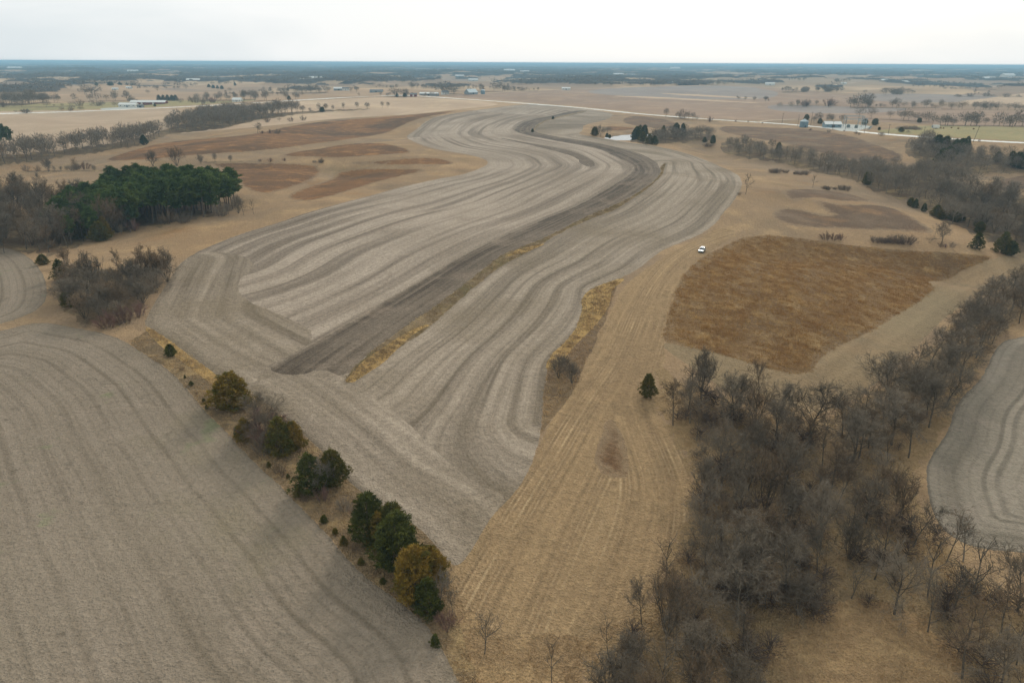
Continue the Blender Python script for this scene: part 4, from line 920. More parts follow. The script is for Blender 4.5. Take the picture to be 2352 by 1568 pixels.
# ------------------------------------------------------------------ pines
HEDGE_K = .9
def single(px, py, kind, h, label, name, cat_='tree', wide=1.0, variant=None, group=None, rot=None):
    if 520 < px < 1050 and 920 < py < 1450: h *= HEDGE_K
    if group and kind in ('longshrub', 'shrub'):
        h *= rng.uniform(.55, 1.25); wide *= rng.uniform(.7, 1.2); px += rng.uniform(-4, 4); py += rng.uniform(-1, 1)
    w = W1(px, py); return plant(kind, w[0], w[1], h, label, group, cat_, name, wide, variant, rot, w[2])
n0 = len(BARE)
scatter([(255,538),(300,528),(381,512),(469,500),(540,486),(548,474),(500,462),(400,460),(320,462),(270,470),(225,500)], 4.4, 17.5, 20, ['pine'], 'pines', 'x')
scatter([(130,512),(225,485),(250,500),(255,543),(225,552),(150,552)], 5.5, 13, 18, ['pine'], 'pines', 'x')
pines = BARE[n0:]; del BARE[n0:]
for b in pines[:240]:
    s_ = sheet(np.array([[b['x'], b['y'], 0]]))[0][0]; fr = 545 - (s_[0] - 235) * .19 - s_[1]
    zn = ('the right end' if s_[0] > 470 else 'the left end' if s_[0] < 250 else 'the middle') + (' of the front rows' if fr < 22 else ' of the back rows'); tl = 'tallest' if b['h'] > 19.7 else 'tall' if b['h'] > 18 else 'shorter'
    plant('pine', b['x'], b['y'], b['h'], f'{tl} green pine at {zn} of the dense grove', f'{tl} pines at {zn} of the grove', name='pine_tree', wide=b['wide'] * 1.45)
for px, py, k, h, lb in [(200,525,'pine',14,'green pine above the left front corner of the grove'),(185,548,'cedar',9,'dull green bushy cedar at the left front corner of the grove'),(212,500,'pine',17,'tall green pine at the left shoulder of the grove'),(150,538,'cedar',10,'yellow green evergreen among the bare trees left of the grove'),(232,553,'cedar',8,'dark cedar in the front edge of the grove, left part'),(140,515,'pine',13,'dull pine furthest back left of the grove'),(100,545,'cedar',7,'small dull evergreen deep in the left wood')]:
    single(px, py, k, h, lb, 'pine_tree' if k == 'pine' else 'cedar_tree', wide=1.2)
single(120,548,'pine',13,'smaller dull green pine among bare trees left of the grove','pine_tree',wide=1.1)
single(165,560,'pine',12,'yellowish green pine at the lower left front of the grove','pine_tree',wide=1.2)
single(243,547,'cedar_olive',9,'brownish cedar at the front left foot of the pine grove','cedar_tree',wide=.9)
for px, py, h in [(0,338,17),(12,336,18),(24,334,15)]:
    single(px,py,'pine',h,'green pine at the left edge of the photo, ahead of the valley belt','pine_tree',group='pines at the left edge',wide=1.3)
# ------------------------------------------------------------------ hedgerow between the two near fields
single(533,935,'cedar_olive',8.2,'large round olive brown cedar at the corner of the hedgerow','cedar_tree',wide=1.3,variant=0)
single(613,990,'spreading',7.6,'broad leafless purple grey shrub tree just below the large olive cedar','bare_tree',wide=1.2)
single(600,998,'shrub',5.8,'dense purple grey leafless bush filling the second hedgerow clump','bare_shrub','shrub',wide=1.3,variant=2)
single(632,1022,'shrub',5.4,'dense brown leafless bush behind the dark cedar of the second clump','bare_shrub','shrub',wide=1.2,variant=2)
single(622,1018,'spreading',7.0,'dark leafless bush in the second hedgerow clump','bare_tree',wide=1.25)
single(565,1010,'cedar_olive',5.0,'small yellowish cedar on the left side of the second hedgerow clump','cedar_tree',variant=1)
single(548,1003,'cedar_dark',2.6,'small dark cedar at the far left of the second hedgerow clump','cedar_tree',variant=1)
single(645,1040,'cedar',8.0,'dark green cedar in the middle of the second hedgerow clump','cedar_tree',variant=1,wide=1.05)
single(676,1030,'cedar_rust',6.0,'rusty cedar at the right end of the second hedgerow clump','cedar_tree',variant=0,wide=.95)
single(605,1040,'shrub',3.5,'dark leafless shrub at the foot of the second hedgerow clump','bare_shrub','shrub',wide=1.2)
single(716,1130,'cedar_dark',8.2,'dark green pointed cedar with a bare grey tree against its right side','cedar_tree',variant=1,wide=1.0)
single(768,1112,'cedar',7.2,'dark green cedar behind the pale bare tree of the third clump','cedar_tree',variant=0,wide=.9)
single(755,1130,'pale',7.6,'pale grey leafless tree leaning into the cedars of the third clump','bare_tree',wide=.9)
single(745,1150,'shrub',2.6,'leafless shrub in the grass below the third clump','bare_shrub','shrub')
single(795,1170,'shrub',2.4,'leafless brown shrub between the third and the fourth clump','bare_shrub','shrub',wide=1.3)
single(820,1195,'shrub',2.2,'leafless brown shrub just above the large dark cedars','bare_shrub','shrub',wide=1.3)
single(848,1240,'cedar_dark',9,'uppermost dark green cedar of the large fourth clump','cedar_tree',variant=0,wide=.82)
single(873,1258,'cedar_rust',7.0,'small orange tinged cedar between two dark green ones','cedar_tree',variant=1,wide=.9)
single(902,1252,'cedar',8.2,'green cedar on the field side of the fourth clump','cedar_tree',variant=0,wide=.75)
single(915,1300,'cedar_dark',9.6,'largest dark green cedar in the middle of the fourth clump','cedar_tree',variant=0,wide=1.02)
single(955,1372,'cedar_rust',9.4,'tall orange brown cedar at the lower end of the hedgerow','cedar_tree',variant=0,wide=.78)
single(988,1340,'cedar_rust',7.0,'rusty cedar behind the tall orange brown one, on the field side','cedar_tree',variant=0,wide=.85)
single(982,1408,'cedar_dark',6.0,'dark cedar at the foot of the orange brown one','cedar_tree',variant=0,wide=.9)
single(1010,1392,'pale',7.4,'pale grey dead tree at the lower right of the orange cedar','bare_tree',wide=.85)
single(1040,1405,'sparse',4.6,'slim leafless sapling right of the pale dead tree','bare_tree')
single(1030,1440,'shrub',2.6,'leafless shrub below the hedgerow cedars','bare_shrub','shrub',wide=1.2)
single(1000,1482,'cedar_dark',1.9,'tiny dark cedar alone at the field edge below the hedgerow','cedar_tree',variant=1)
single(1112,1500,'sparse',8.0,'leafless forked young tree alone in the tan grass near the bottom','bare_tree',variant=0,wide=.9)
single(1268,1570,'sparse',7.5,'slim leafless tree at the bottom edge of the photo','bare_tree',variant=1,wide=.8)
single(1395,1500,'sparse',6.5,'slim leafless tree at the lower left edge of the wood','bare_tree',variant=1,wide=.9)
single(393,818,'cedar_dark',3.0,'small dark cedar standing alone in the golden hedgerow strip','cedar_tree',variant=0,wide=.95)
for i, (px, py, h) in enumerate([(415,850,1.0),(425,868,.8),(440,885,1.1),(455,905,.9),(468,922,.8),(618,1072,1.3),(640,1085,2.0),(662,1098,1.1),(690,1140,2.3),(655,1092,1.4),(745,1200,1.6),(790,1250,1.8),(812,1262,1.6),(830,1295,1.4),(880,1340,1.2),(700,1150,1.2),(770,1225,1.2),(475,938,.9),(860,1318,1.3)]):
    single(px,py,'cedar' if i % 3 else 'shrub',h,'knee high dark bush on the field side of the hedgerow','small_bush','bush',group='small bushes along the hedgerow',variant=i)
# ------------------------------------------------------------------ left thicket and around
single(100,608,'cedar',3.6,'low round dark cedar at the rim of the far left field','cedar_tree',variant=0,wide=1.3)
single(142,642,'cedar_dark',6.5,'dark green cedar at the upper left of the thicket','cedar_tree',variant=1,wide=1.0)
single(170,650,'spreading',6.5,'rounded dense grey tree beside the dark thicket cedar','bare_tree',wide=1.0)
single(152,610,'fan',6.5,'bare tree with several upright stems above the thicket cedars','bare_tree')
single(160,705,'cedar',4.2,'dark bush on the lower left side of the thicket','cedar_tree',variant=0,wide=1.1)
for px, py, k, h, lb in [(250,752,'shrub',4.2,'reddish leafless shrub at the lower tip of the thicket'),(285,742,'shrub',4.5,'greyish pink leafless shrub at the lower right of the thicket'),(318,728,'shrub',4.0,'brownish leafless shrub on the right flank of the thicket')]:
    single(px,py,k,h,lb,'bare_shrub','shrub',variant=2,wide=1.1)
single(236,735,'wood',4.5,'leaning leafless tree at the bottom of the thicket','bare_tree',wide=1.3)
single(352,382,'fan',10,'leafless tree with bent limbs behind the pine grove, left of two','bare_tree',variant=0)
single(407,381,'fan',12,'broad leafless tree with bent limbs rising just behind the pine grove, right of two','bare_tree',variant=1,wide=1.2)
single(462,376,'spreading',6,'small leafless tree in the fence line right of the pine grove top','bare_tree')
for px, lb in ((112,'thin'),(170,'bushy')): single(px,394,'fan' if px < 150 else 'wood',9,f'{lb} leafless tree in the fence line at the left beyond the pines','bare_tree')
for i,(px,py,wd) in enumerate([(600,371,1.6),(618,371.5,1.6),(656,371,1.6),(718,373,1.5),(732,373.5,1.8),(744,373,1.3)]):
    single(px,py,'shrub',2.6,'dark leafless bush in the dip between the rust coloured slopes','bare_shrub','shrub',wide=wd,group='bushes in the dip left of the harvested field')
single(560,494,'sparse',8,'slim leafless tree at the right end of the pine grove','bare_tree'); single(583,492,'sparse',7,'leaning leafless sapling furthest right of the pine grove','bare_tree'); single(548,490,'fan',8,'leafless many stemmed tree against the right flank of the pines','bare_tree')
single(332,333,'cedar_dark',8.5,'dark evergreen at the foot of the valley belt on the left','cedar_tree',variant=0)
for px in (592,606,622,634): single(px,306,'shrub' if px > 600 else 'wood',3.4 if px > 600 else 10,'brush clump on the rust slope below the far hedge','bare_shrub','shrub',wide=1.5,group='brush clump on the left slope')
# ------------------------------------------------------------------ middle and right
single(1712,446,'sparse',11,'lone leafless tree at the right edge of the harvested field','bare_tree',variant=0,wide=1.0)
single(1698,448,'shrub',1.6,'low bush at the foot of the lone field edge tree','bare_shrub','shrub')
single(1487,912,'cedar',5.6,'dark green cedar alone in the mown grass at the corner of the wood','cedar_tree',variant=0,wide=.72)
for px, py, h, lb in [(1283,868,5.5,'upper small leafless tree in the brushy ditch'),(1313,880,5.0,'lower small leafless tree in the brushy ditch'),(1297,850,3.5,'short leafless tree between two others in the brushy ditch')]: single(px,py,'fan',h,lb,'bare_tree',wide=1.0)
for px, py, k, h, wd, lb in [(1745,930,'wood',11,1.0,'tall dark leafless tree standing ahead of the rust field'),(1612,900,'fan',10,.8,'leafless tree with upright limbs at the top left of the wood'),(1820,965,'sparse',8.5,.8,'slim dark trunk at the upper rim of the wood'),(1700,930,'fan',7,1,'leaning leafless tree in the gap below the rust field')]: single(px,py,k,h,lb,'bare_tree',wide=wd)
single(1700,1345,'spreading',9.5,'broad grey crowned leafless tree nearest the bottom of the wood','bare_tree',wide=1.15)
single(1960,1060,'spreading',10,'very broad dark crowned tree where the belt meets the wood','bare_tree',wide=1.15)
single(2212,1290,'pale',7,'pale leafless tree leaning over the edge of the right field','bare_tree',wide=.9)
for i,(px,py) in enumerate([(1773,398),(1787,398),(1800,398)]): single(px,py,'longshrub',3.0,'grey oval bush patch below the creek wood','bare_shrub','shrub',group='oval bush patch, left',wide=1.5)
for i,(px,py) in enumerate([(1822,400),(1836,400.5),(1852,401)]): single(px,py,'longshrub',2.4,'brownish low bush just right of the grey oval patch','bare_shrub','shrub',group='oval bush patch, right',wide=1.4)
for i,px in enumerate([1890,1903,1916,1930,1945]): single(px,435+i*.6,'longshrub',2.6,'low grey bush in the long patch above the looped brown field','bare_shrub','shrub',group='long bush patch above the brown field',wide=1.3)
single(1867,431,'sparse',8,'slim leafless tree at the left of the long bush patch','bare_tree')
for px, lb in ((1897,'left'),(1912,'middle'),(1930,'right')): single(px,551,'shrub',3.4 if px < 1900 else 2.8,f'{lb} one of three leafless bushes beside the top edge of the rust field','bare_shrub','shrub',wide=1.2)
for i,px in enumerate([2014,2027,2040,2054,2068,2082]): single(px,556+i*.8,'longshrub',3.4,'brown thicket bush in the row above the rust field','bare_shrub','shrub',group='bush row above the rust field',wide=1.15)
single(2163,561,'spreading',8,'round open leafless tree alone near the right end of the rust field','bare_tree')
for px in (2160,2172,2184): single(px,568,'shrub',2.0,'low bush at the foot of the round open tree','bare_shrub','shrub',group='low bushes under the round tree')
single(2242,572,'cedar_dark',7,'pointed dark cedar at the corner of the mown border','cedar_tree',variant=1)
single(2300,581,'cedar',9,'tall dark cedar at the lower end of the creek wood','cedar_tree',variant=1,wide=1.0)
single(2318,586,'cedar_dark',6,'broad dark cedar right of the tall one at the creek wood corner','cedar_tree',variant=0,wide=1.1)
for px, py, h, lb in [(2090,473,4.5,'first dark cedar along the creek wood edge, seen from the top'),(2101,478,5,'second dark cedar along the creek wood edge, seen from the top'),(2121,486,4.5,'third dark cedar along the creek wood edge'),(2150,498,6,'fourth dark cedar along the creek wood edge'),(2162,504,5,'fifth dark cedar along the creek wood edge, close to the fourth'),(2184,505,5,'sixth dark cedar along the creek wood edge'),(2196,510,5,'seventh dark cedar along the creek wood edge'),(2209,508,4,'eighth dark cedar along the creek wood edge'),(2243,520,5,'small cedar above another at the creek wood edge'),(2248,536,5.5,'cedar below another at the creek wood edge'),(1992,424,8,'dark cedar at the bend of the creek wood'),(1787,352,9,'pointed dark cedar rising from the upper end of the creek wood')]:
    single(px,py,'cedar_dark' if px % 2 else 'cedar',h,lb,'cedar_tree',variant=px)
for px, py, k, h, wd in [(1458,321,'cedar_dark',9,1),(1462,316,'cedar_dark',10,.9),(1469,312,'cedar_dark',10,.9),(1480,312,'cedar_dark',10,.9),(1491,331,'cedar',9,1.1),(1508,322,'spreading',9,1.2),(1476,326,'cedar',9,1),(1503,333,'cedar_dark',8,1.1),(1552,312,'cedar_dark',12,.8),(1567,312,'cedar_dark',12,.9),(1523,315,'cedar',11,.8),(1394,316,'cedar_dark',4,1),(1400,318,'cedar_dark',3.5,1)]:
    single(px,py,k,h,'dark evergreen in the grove beside the white pond','cedar_tree',group='evergreens by the pond',wide=wd,variant=px)
single(1366,312,'cedar',8,'dark bushy evergreen left of the white pond','cedar_tree',variant=0,wide=1.1); single(1380,314,'spreading',9,'bare round tree left of the white pond','bare_tree')
single(1618,327,'cedar',5,'small cedar right of the pond grove','cedar_tree',variant=0); single(1637,330,'cedar_dark',8,'taller cedar right of the pond grove','cedar_tree',variant=1); single(1625,337,'longshrub',3,'low grey bush below two cedars right of the pond grove','bare_shrub','shrub',wide=2)
single(1270,274,'cedar_dark',3.5,'tiny dark bush on the grass strip at the far end of the field','cedar_tree',variant=0); single(1223,304,'cedar_dark',3.5,'tiny dark bush where the tilled strip bends','cedar_tree',variant=0)
for i,(px,py,h,wd) in enumerate([(2100,350,5,1.2),(2112,352,6,1.4),(2125,354,7,1.2),(2140,350,9,1.1),(2150,346,12,1),(2162,372,10,1.4),(2178,366,9,1.2),(2192,356,12,1.1),(2206,352,11,1.0),(2218,346,11,.9),(2168,350,12,.9)]):
    single(px,py,'cedar_dark' if i > 3 else 'spreading',h,'dark evergreen in the clump this side of the gravel road' if i > 3 else 'grey bushy tree at the left of the evergreen clump by the road','cedar_tree' if i > 3 else 'bare_tree',group='evergreen clump by the road' if i > 3 else 'grey bushes by the evergreen clump',wide=wd,variant=i)
for i,(px,py,h) in enumerate([(2290,372,7),(2320,380,10),(2335,384,10),(2350,388,10),(2366,388,9)]): single(px,py,'cedar_dark',h,'dark evergreen in the upper wood at the right edge','cedar_tree',group='evergreens at the right edge',variant=i,wide=1.1)
single(2081,338,'sparse',7,'small leafless tree alone below the gravel road','bare_tree',wide=1.2)
for px, py, h, lb in [(1852,276,7,'dark evergreen just behind the grain bin'),(1883,284,6,'dark round evergreen between the grain bin and the white shed'),(1986,287,7,'dark evergreen right of the substation, left of two'),(2009,288,8,'dark evergreen right of the substation, right of two'),(2111,282,6,'dark evergreen in the tree row beyond the pasture'),(2069,303,4.5,'dark bush at the pasture corner by the gravel road'),(2019,299,3,'tiny round evergreen right of the substation yard')]:
    single(px,py,'cedar',h,lb,'cedar_tree',variant=0,wide=1.2)
for i,px in enumerate([366,376,386,396,404]): single(px,232,'cedar_dark',11,'dark evergreen in the windbreak right of the long red barn','cedar_tree',group='windbreak by the red barn',variant=1,wide=1.2)
single(310,241,'cedar_dark',6,'dark evergreen between the white shed and the red barn','cedar_tree',variant=0); single(356,245,'cedar_dark',4.5,'dark bush by the road right of the sheds','cedar_tree',variant=0)
for i,(px,py) in enumerate([(164,196),(172,196),(214,196),(222,197),(252,197),(258,197),(276,198),(292,199),(305,199),(480,201),(490,203),(500,204),(510,205),(540,197),(640,247),(664,229),(740,257),(912,223),(930,223)]): single(px,py,'cedar_dark',9 if py < 210 else 7,'far dark evergreen dotting the pale fields on the left','cedar_tree',group='evergreens on the far left fields',variant=i,wide=1.4)
for i,(px,py) in enumerate([(1862,301),(1906,305),(1938,301),(1965,307),(1975,309),(2245,326),(1750,283),(1720,281),(1690,280)]): single(px,py,'shrub',2.6,'dark bush on the verge of the gravel road','bare_shrub','shrub',group='bushes along the gravel road',variant=i,wide=1.2)

# ------------------------------------------------------------------ tufts of dead grass
def tufts(name, polys, dens, h, mat, label, seed, wide=.10, blades_n=6, rad_=.28, cap=30000, clump=.5):
    rs = np.random.default_rng(seed); A = []
    for poly in polys:
        W = world(resample(np.asarray(poly, float), 10, True))[:, :2]; lo, hi = W.min(0), W.max(0)
        n = int((hi - lo).prod() * dens * 4); C = rs.uniform(lo, hi, (n, 2)); C = C[in_poly(C, W)]
        f = wsum(W_T, C[:, 0], C[:, 1]); C = C[rs.random(len(C)) < np.clip(.5 + clump * f, .05, 1)]
        A.append(C)
    C = np.vstack(A)
    if len(C) > cap: C = C[rs.choice(len(C), cap, False)]
    z = H(C[:, 0], C[:, 1]); n = len(C); P = np.repeat(np.column_stack([C, z]), blades_n, 0)
    P[:, :2] += rs.normal(0, rad_, (len(P), 2)); D = rs.normal(0, .45, (len(P), 3)); D[:, 2] = 1; D[:, 0] -= .35; D /= np.linalg.norm(D, axis=1)[:, None]
    hh = np.repeat(h * rs.uniform(.5, 1.3, n), blades_n) * rs.uniform(.6, 1.2, len(P))
    P[:, 2] -= .05
    v, t = blades(P, D, hh, hh * rs.uniform(.16, .4, len(P)), np.random.RandomState(seed))
    print('TUFTS', name, n, len(t))
    link(name, mesh_from(name, v, t, mat, False), kind='stuff', label=label)
W_T = waves(10, 3, 22)
def grass_mat(name, cols): return plant_mat(name, cols, .5, 0, .95)
GM = {'rust': grass_mat('rust_grass_blades', [(182, 144, 94), (158, 124, 82), (200, 168, 118)]), 'tan': grass_mat('tan_grass_blades', [(184, 156, 118), (164, 138, 104), (198, 170, 130)]),
      'gold': grass_mat('golden_grass_blades', [(162, 142, 110), (144, 124, 96), (188, 168, 130)]), 'brown': grass_mat('brown_weed_blades', [(140, 120, 96), (122, 104, 84), (164, 142, 112)])}
PR = [r for r in R if r['mat'] == 'prairie']
tufts('rust_grass', [r['poly'] for r in PR], 1.6, .48, GM['rust'], 'knee high rust coloured prairie grass', 1, cap=42000, rad_=.5)
tufts('tan_grass', [r['poly'] for r in R if r['mat'] == 'rough'], 1.5, .30, GM['tan'], 'pale tussocks of dead grass in the lower clearing', 2, cap=30000)
tufts('golden_grass', [TILL_R[8:] + WW_R[::-1]] + [r['poly'] for r in R if r['mat'] == 'golden'] , 1.4, .42, GM['gold'], 'golden dead grass along the waterway and the ditch', 3, cap=14000)
tufts('hedgerow_weeds', [r['poly'] for r in R if r['mat'] == 'hedge'], 1.2, .36, GM['tan'], 'dead grass and weeds in the hedgerow strip', 4, cap=16000)
tufts('ditch_weeds', [r['poly'] for r in R if r['mat'] == 'ditch'], 1.0, .5, GM['tan'], 'dry weeds filling the ditch', 5, cap=3000, clump=.2)
tufts('wood_undergrowth', [mainw, belt], 1.1, .42, GM['tan'], 'dry undergrowth on the floor of the right wood', 6, cap=9000)

# ------------------------------------------------------------------ built things
def paint(name, c, rough=.6, metal=0, spec=.3):
    m, n, l, b = new_mat(name, rough, spec); b.inputs['Metallic'].default_value = metal
    tc = n.new('ShaderNodeTexCoord'); f = noise(n, l, tc.outputs['Object'], .9, 5, .6, .3, .7)
    col = mixc(n, l, f, alb(c, .95), alb(tuple(v * .9 for v in c), .95)); l.new(col, b.inputs['Base Color']); return m
BM = {'white': paint('white_sheet_metal', (226, 228, 226)), 'roofwhite': paint('white_roof', (238, 238, 236), .5), 'red': paint('red_barn_wall', (122, 58, 48)), 'grey': paint('grey_sheet_metal', (140, 150, 156), .5),
      'galv': paint('galvanised_steel', (122, 146, 160), .45, .2), 'galvroof': paint('galvanised_roof', (190, 204, 210), .4, .2), 'dark': paint('dark_opening', (40, 42, 46)), 'roofgrey': paint('grey_roof', (126, 126, 126)),
      'pole': paint('weathered_pole', (96, 84, 72)), 'steel': paint('lattice_steel', (158, 168, 172), .5, .2), 'green': paint('transformer_green', (112, 132, 128)), 'tan': paint('tan_wall', (176, 160, 138)), 'cream': paint('pale_wall', (206, 204, 196))}
class MB:
    def __init__(s): s.v, s.f = [], []
    def box(s, c, d, rz=0):
        o = len(s.v); ca, sa = math.cos(rz), math.sin(rz)
        for z in (-.5, .5):
            for x, y in ((-.5, -.5), (.5, -.5), (.5, .5), (-.5, .5)):
                X, Y = x * d[0], y * d[1]; s.v.append((c[0] + X * ca - Y * sa, c[1] + X * sa + Y * ca, c[2] + z * d[2]))
        s.f += [tuple(o + i for i in q) for q in ((0, 3, 2, 1), (4, 5, 6, 7), (0, 1, 5, 4), (1, 2, 6, 5), (2, 3, 7, 6), (3, 0, 4, 7))]; return s
    def poly(s, pts, faces):
        o = len(s.v); s.v += list(pts); s.f += [tuple(o + i for i in f) for f in faces]; return s
    def bar(s, a, b, r, n=6, r2=None):
        v, t = tube_arrays([(np.array(a, float), np.array(b, float), r, r if r2 is None else r2)], n); o = len(s.v); s.v += [tuple(q) for q in v]; s.f += [tuple(int(i) + o for i in q) for q in t]
        idx = [o + 2 * k for k in range(n)]; s.f += [tuple(idx), tuple(i + 1 for i in idx[::-1])]; return s
    def lathe(s, prof, n=24, c=(0, 0)):
        o = len(s.v)
        for r, z in prof:
            for k in range(n): t = 2 * math.pi * k / n; s.v.append((c[0] + r * math.cos(t), c[1] + r * math.sin(t), z))
        for i in range(len(prof) - 1):
            for k in range(n): q = (k + 1) % n; s.f.append((o + i * n + k, o + i * n + q, o + (i + 1) * n + q, o + (i + 1) * n + k))
        return s
    def build(s, name, mat, parent=None, smooth=False, **kw):
        me = bpy.data.meshes.new(name); me.from_pydata(s.v, [], s.f); me.update(); me.materials.append(mat)
        if smooth: me.polygons.foreach_set('use_smooth', [True] * len(me.polygons))
        return link(name, me, parent, **kw)
def root(name, px, py, label, cat_, rz=0, group=None, dz=0, s=1):
    w = W1(px, py); e = bpy.data.objects.new(name, None); COL.objects.link(e); e.location = (w[0], w[1], w[2] + dz); e.rotation_euler = (0, 0, rz); e.scale = (s, s, s)
    e['label'] = label; e['category'] = cat_
    if group: e['group'] = group
    return e
def shed(name, px, py, L, Wd, hw, hr, wall, roof, label, cat_='barn', rz=0, doors=1, windows=0, chimney=False, group=None, ribs=True):
    """gabled building, long side L along local x, its front towards -y"""
    e = root(name, px, py, label, cat_, rz, group)
    b = MB(); x, y = L / 2, Wd / 2
    b.poly([(-x, -y, -.6), (x, -y, -.6), (x, y, -.6), (-x, y, -.6), (-x, -y, hw), (x, -y, hw), (x, y, hw), (-x, y, hw), (-x, 0, hw + hr), (x, 0, hw + hr)],
           [(0, 1, 5, 4), (2, 3, 7, 6), (1, 2, 6, 9, 5), (3, 0, 4, 8, 7)]); b.build('wall', BM[wall], e)
    o = .45; t = .14; k = hr / y
    r = MB()
    for sg in (-1, 1):
        y0, y1 = sg * (y + o), 0; z0, z1 = hw - o * k, hw + hr
        P = [(-x - o, y0, z0), (x + o, y0, z0), (x + o, y1, z1), (-x - o, y1, z1)]
        r.poly([(a, b_, c + .02) for a, b_, c in P] + [(a, b_, c + t + .02) for a, b_, c in P], [(0, 1, 2, 3), (4, 5, 6, 7), (0, 1, 5, 4), (1, 2, 6, 5), (2, 3, 7, 6), (3, 0, 4, 7)])
    r.box((0, 0, hw + hr + t + .06), (L + 2 * o, .4, .1))
    rf = r.build('roof', BM[roof], e)
    if chimney: MB().box((x * .4, y * .3, hw + hr + .2), (.7, .7, 1.6)).build('chimney', BM['roofgrey'], rf)
    for i in range(doors):
        dx = (i + 1) / (doors + 1) * L - x; w = 3.2 if cat_ != 'house' else 1.1; hh = min(hw * .82, 3.6) if cat_ != 'house' else 2.1
        d = MB().box((dx, -y - .04, hh / 2), (w, .09, hh)); d.build('door', BM['white' if wall == 'red' else 'dark' if wall != 'white' or cat_ == 'house' else 'grey'], e)
    for i in range(windows):
        dx = (i + .5) / windows * L - x
        wd = MB().box((dx, -y - .04, hw * .58), (1.2, .09, 1.3)).build('window', BM['dark'], e)
        MB().box((dx, -y - .06, hw * .58 - .72), (1.5, .14, .1)).box((dx, -y - .06, hw * .58 + .72), (1.5, .12, .1)).build('frame', BM['white'], wd)
    MB().box((x + .04, 0, min(1.6, hw * .4)), (.09, Wd * .3, min(3.2, hw * .8))).build('door', BM['dark'], e)
    return e
shed('long_barn', 343, 240, 56, 12, 3.6, 2.6, 'red', 'roofwhite', 'long low red barn with a white roof beyond the road on the left', doors=2, windows=8, rz=.03)
shed('white_shed', 296, 246.5, 26, 12, 4.2, 2.4, 'white', 'roofwhite', 'white metal shed beside the road, ahead of the long red barn', doors=1, windows=4, rz=.06)
shed('camper_shed', 324, 247, 8, 6, 3.2, 1.2, 'grey', 'roofgrey', 'small grey block of a shed right of the white shed by the road', 'shed', rz=.1)
shed('farmhouse', 546, 233.5, 16, 10, 3.4, 3.2, 'white', 'roofwhite', 'white house with a white roof ahead of bare trees left of centre', 'house', doors=1, windows=4, chimney=True, rz=-.1)
shed('white_barn', 779, 208, 24, 12, 4.5, 3, 'grey', 'roofwhite', 'grey walled barn with a bright white roof, left of a pair on the far rise', rz=.1, windows=3)
shed('farmhouse', 795, 208, 16, 10, 4.5, 3, 'white', 'roofgrey', 'pale house right beside the white roofed barn on the far rise', 'house', windows=3, chimney=True)
shed('grey_shed', 865, 212, 30, 12, 3.5, 2.4, 'grey', 'roofgrey', 'low dull grey shed on the far rise left of the crossroads', 'shed', windows=3, rz=-.05)
shed('pale_barn', 986, 220.5, 40, 16, 5, 2.2, 'grey', 'roofwhite', 'large pale blue grey barn right of the crossroads', windows=5, rz=-.05)
shed('red_shed', 950, 222, 13, 8, 4, 2.4, 'red', 'roofgrey', 'small dark red shed among the trees at the crossroads', 'shed')
shed('farmhouse', 1022, 217, 15, 10, 4.2, 4, 'white', 'roofgrey', 'pale gabled farmhouse among tall trees behind the road', 'house', windows=3, chimney=True, rz=.5)
shed('gable_barn', 1082, 216.5, 24, 17, 4, 6.5, 'grey', 'galvroof', 'steep silver roofed barn left of the small grain bin', windows=2, rz=.7)
shed('white_shed', 1300, 207, 22, 10, 4.5, 2.2, 'white', 'roofwhite', 'white shed alone beside the far dirt track', windows=3, rz=.05)
shed('white_shed', 1910, 292.5, 18, 11, 3.8, 2.6, 'galv', 'roofwhite', 'pale green grey shed with a white roof between the grain bin and the substation', 'shed', windows=3, rz=-.12)
FARB = [(306, 167, 60, 'white', 'roofwhite', 'bright white shed far out in the blue woods at the left'), (445, 189, 44, 'red', 'roofwhite', 'white roofed red barn on the far pale ridge'), (297, 204, 14, 'white', 'roofwhite', 'tiny white house on the far left rise'), (265, 207, 14, 'white', 'roofwhite', 'tiny white building left of the tiny white house'),
    (725, 184, 44, 'white', 'roofwhite', 'white farm building amid the blue woods left of centre'), (686, 187, 34, 'tan', 'roofwhite', 'pale barn just left of the white building in the blue woods'), (648, 192, 22, 'white', 'roofwhite', 'tiny white shed at the rim of the blue woods'), (1056, 178, 44, 'grey', 'roofwhite', 'long pale shed on the far ridge above centre'),
    (1087, 187, 44, 'cream', 'roofwhite', 'cream barn on the tan knoll above centre'), (1420, 175, 60, 'white', 'roofwhite', 'white farmhouse left of a white barn in the far centre'), (1449, 174, 46, 'white', 'roofgrey', 'white barn beside trees in the far centre'), (1550, 160, 110, 'white', 'roofwhite', 'bright white shed nearest the horizon'),
    (1557, 196, 36, 'grey', 'roofwhite', 'low pale building at the end of the dirt track'), (1768, 196, 30, 'white', 'roofwhite', 'low white building on the far fields right of centre'), (1937, 194, 18, 'white', 'roofwhite', 'small white building beside the far dirt road'), (1997, 186, 30, 'cream', 'roofgrey', 'cream house at the far farmstead on the right, left of three'),
    (2030, 188, 34, 'tan', 'roofwhite', 'tan house in the middle of the far farmstead on the right'), (2073, 193, 40, 'grey', 'roofwhite', 'long grey shed at the right of the far farmstead'), (2092, 195.5, 28, 'cream', 'roofwhite', 'pale shed nearest of the far farmstead'), (2270, 185, 60, 'white', 'roofwhite', 'white barn far out at the right edge'), (2314, 177, 70, 'white', 'roofwhite', 'white house far out beyond the barn at the right edge'),
    (35, 161, 90, 'cream', 'roofwhite', 'pale shed far out at the left edge'), (1205, 168, 60, 'white', 'roofwhite', 'white building in the far distant town above centre'), (1170, 166, 80, 'cream', 'roofwhite', 'pale building in the far distant town above centre'), (1310, 180, 40, 'cream', 'roofwhite', 'pale shed on the dark wooded ridge right of centre')]
